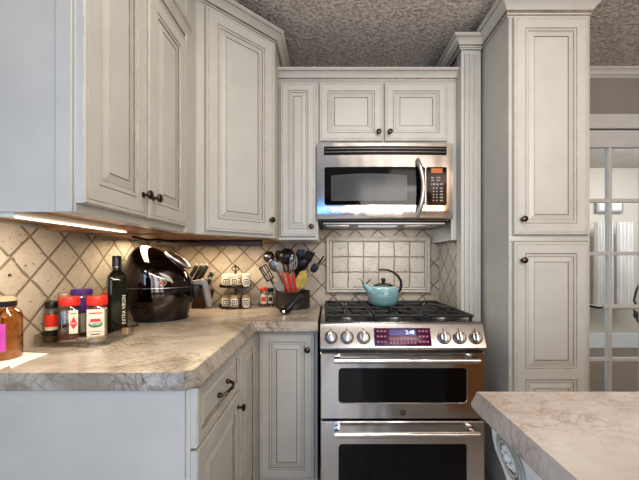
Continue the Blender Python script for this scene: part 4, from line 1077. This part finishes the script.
# under-cabinet lights
t = thing('under_cabinet_light', (-.76,1.0,ZU-.01), 'thin glowing light bar under the left wall cabinet', 'light')
put('housing', MB().box(-.785,-.748,.785,1.22,ZU-.011,ZU+.012,bev=.002), 'white', t)
put('diffuser', MB().box(-.747,-.744,.788,1.217,ZU-.0125,ZU-.009), 'glow', t)
t = thing('light_fixture_rail', (-.6,1.8,ZU-.01), 'dark brown light rail under the corner wall cabinet', 'light')
put('rail', MB().box(-.93,-.365,1.79,1.845,ZU-.036,ZU-.004,bev=.002), 'darkwood', t)
put('diffuser', MB().box(-.90,-.39,1.846,1.870,ZU-.020,ZU-.012,bev=.001), 'glow', t)
b = MB().tube([(-.86,1.45,ZU-.010),(-.82,1.50,ZU-.022),(-.80,1.56,ZU-.016),(-.77,1.64,ZU-.024),(-.74,1.72,ZU-.012),(-.72,1.80,ZU-.018)],.005,n=8)
put('lamp_cord', b, 'black', smooth=60, label='short black cord under the corner cabinet above the air fryer', cat='cord')

# ------------------------------------------------------------------ lights
def area(name, loc, tgt, sx_, sy_, e, col):
    l = bpy.data.lights.new(name, 'AREA'); l.shape = 'RECTANGLE'; l.size = sx_; l.size_y = sy_; l.energy = e; l.color = col
    o_ = bpy.data.objects.new(name, l); C.objects.link(o_); o_.location = loc
    o_.rotation_euler = (Vector(tgt)-Vector(loc)).to_track_quat('-Z','Y').to_euler(); return o_
area('ceiling_fill', (.35,.72,ZC-.03), (.35,.8,0), .9, .5, 8, (1,.95,.88))  # unseen fill panel added overhead, placed to spare the left side panels
area('ceiling_fill', (1.6,-1.6,ZC-.03), (1.6,-1.6,0), 1.4, 1.4, 12, (1,.93,.85))  # second overhead fill panel, added behind the camera
area('bounce_fill', (.9,-.5,1.8), (.9,.7,2.6), 1.2, 1.0, 18, (1,.94,.86))  # upward-facing fill panel added to brighten the ceiling
area('daylight_fill', (-.62,-1.5,1.3), (-.72,1,1.15), .8, 1.5, 9, (.10,.42,1))  # bluish daylight of an unseen window, behind the camera to the left
area('side_fill', (-.98,-.3,1.0), (.6,.4,.75), .9, .9, 9, (.60,.80,1))  # cool fill panel added at the left to lighten the island nosing
for wx, we in ((.1,6),(.75,11),(1.4,9)): area('daylight_fill', (wx,-3.1,1.35), (wx,2,1.3), .42, 1.7, we*1.0, (.98,.97,.97))  # fill light added as three tall panes, for window-like streaks in the steel
area('warm_fill', (1.80,-.7,1.85), (.7,1.8,1.5), .35, 1.0, 1.7, (1,.50,.22))  # unseen warm panel added for orange reflections on the microwave edge
area('cabinet_strip', (-.80,.98,ZU-.012), (-.93,.98,.8), .03, .75, 4.2, (1,.88,.70))
area('cabinet_strip', (-.66,1.98,ZU-.03), (-.66,2.04,0), .5, .04, 2.4, (1,.78,.50))
area('cabinet_strip', (-.90,1.60,ZU-.02), (-.92,1.65,0), .05, .3, 1.4, (1,.80,.54))
area('hood_lamp', (.31,1.93,MZ0-.04), (.31,2.12,.8), .4, .06, 1.6, (1,.96,.90))
area('far_room_fill', (3.8,3.4,2.35), (3.8,4.4,1.0), 1.6, 1.0, 60, (.93,.95,1))  # unseen fill panel added to brighten the room behind the glass door
w = bpy.data.worlds.new('world'); S.world = w; w.use_nodes = True
w.node_tree.nodes['Background'].inputs['Color'].default_value = (.85,.92,1,1); w.node_tree.nodes['Background'].inputs['Strength'].default_value = 1.0

# ------------------------------------------------------------------ camera
cam = bpy.data.cameras.new('camera'); cam.sensor_width = 36; cam.lens = F/639*36; cam.clip_start = .02
cam.shift_x = -(328-319.5)/639; cam.shift_y = (260-240)/639
co = bpy.data.objects.new('camera', cam); C.objects.link(co); co.location = (0,0,CH); co.rotation_euler = (PI/2,0,0); S.camera = co
S.view_settings.view_transform = 'Standard'; S.view_settings.exposure = .16
try: S.view_settings.look = 'Medium High Contrast'
except Exception: S.view_settings.look = 'None'
print('LOOK', S.view_settings.look)
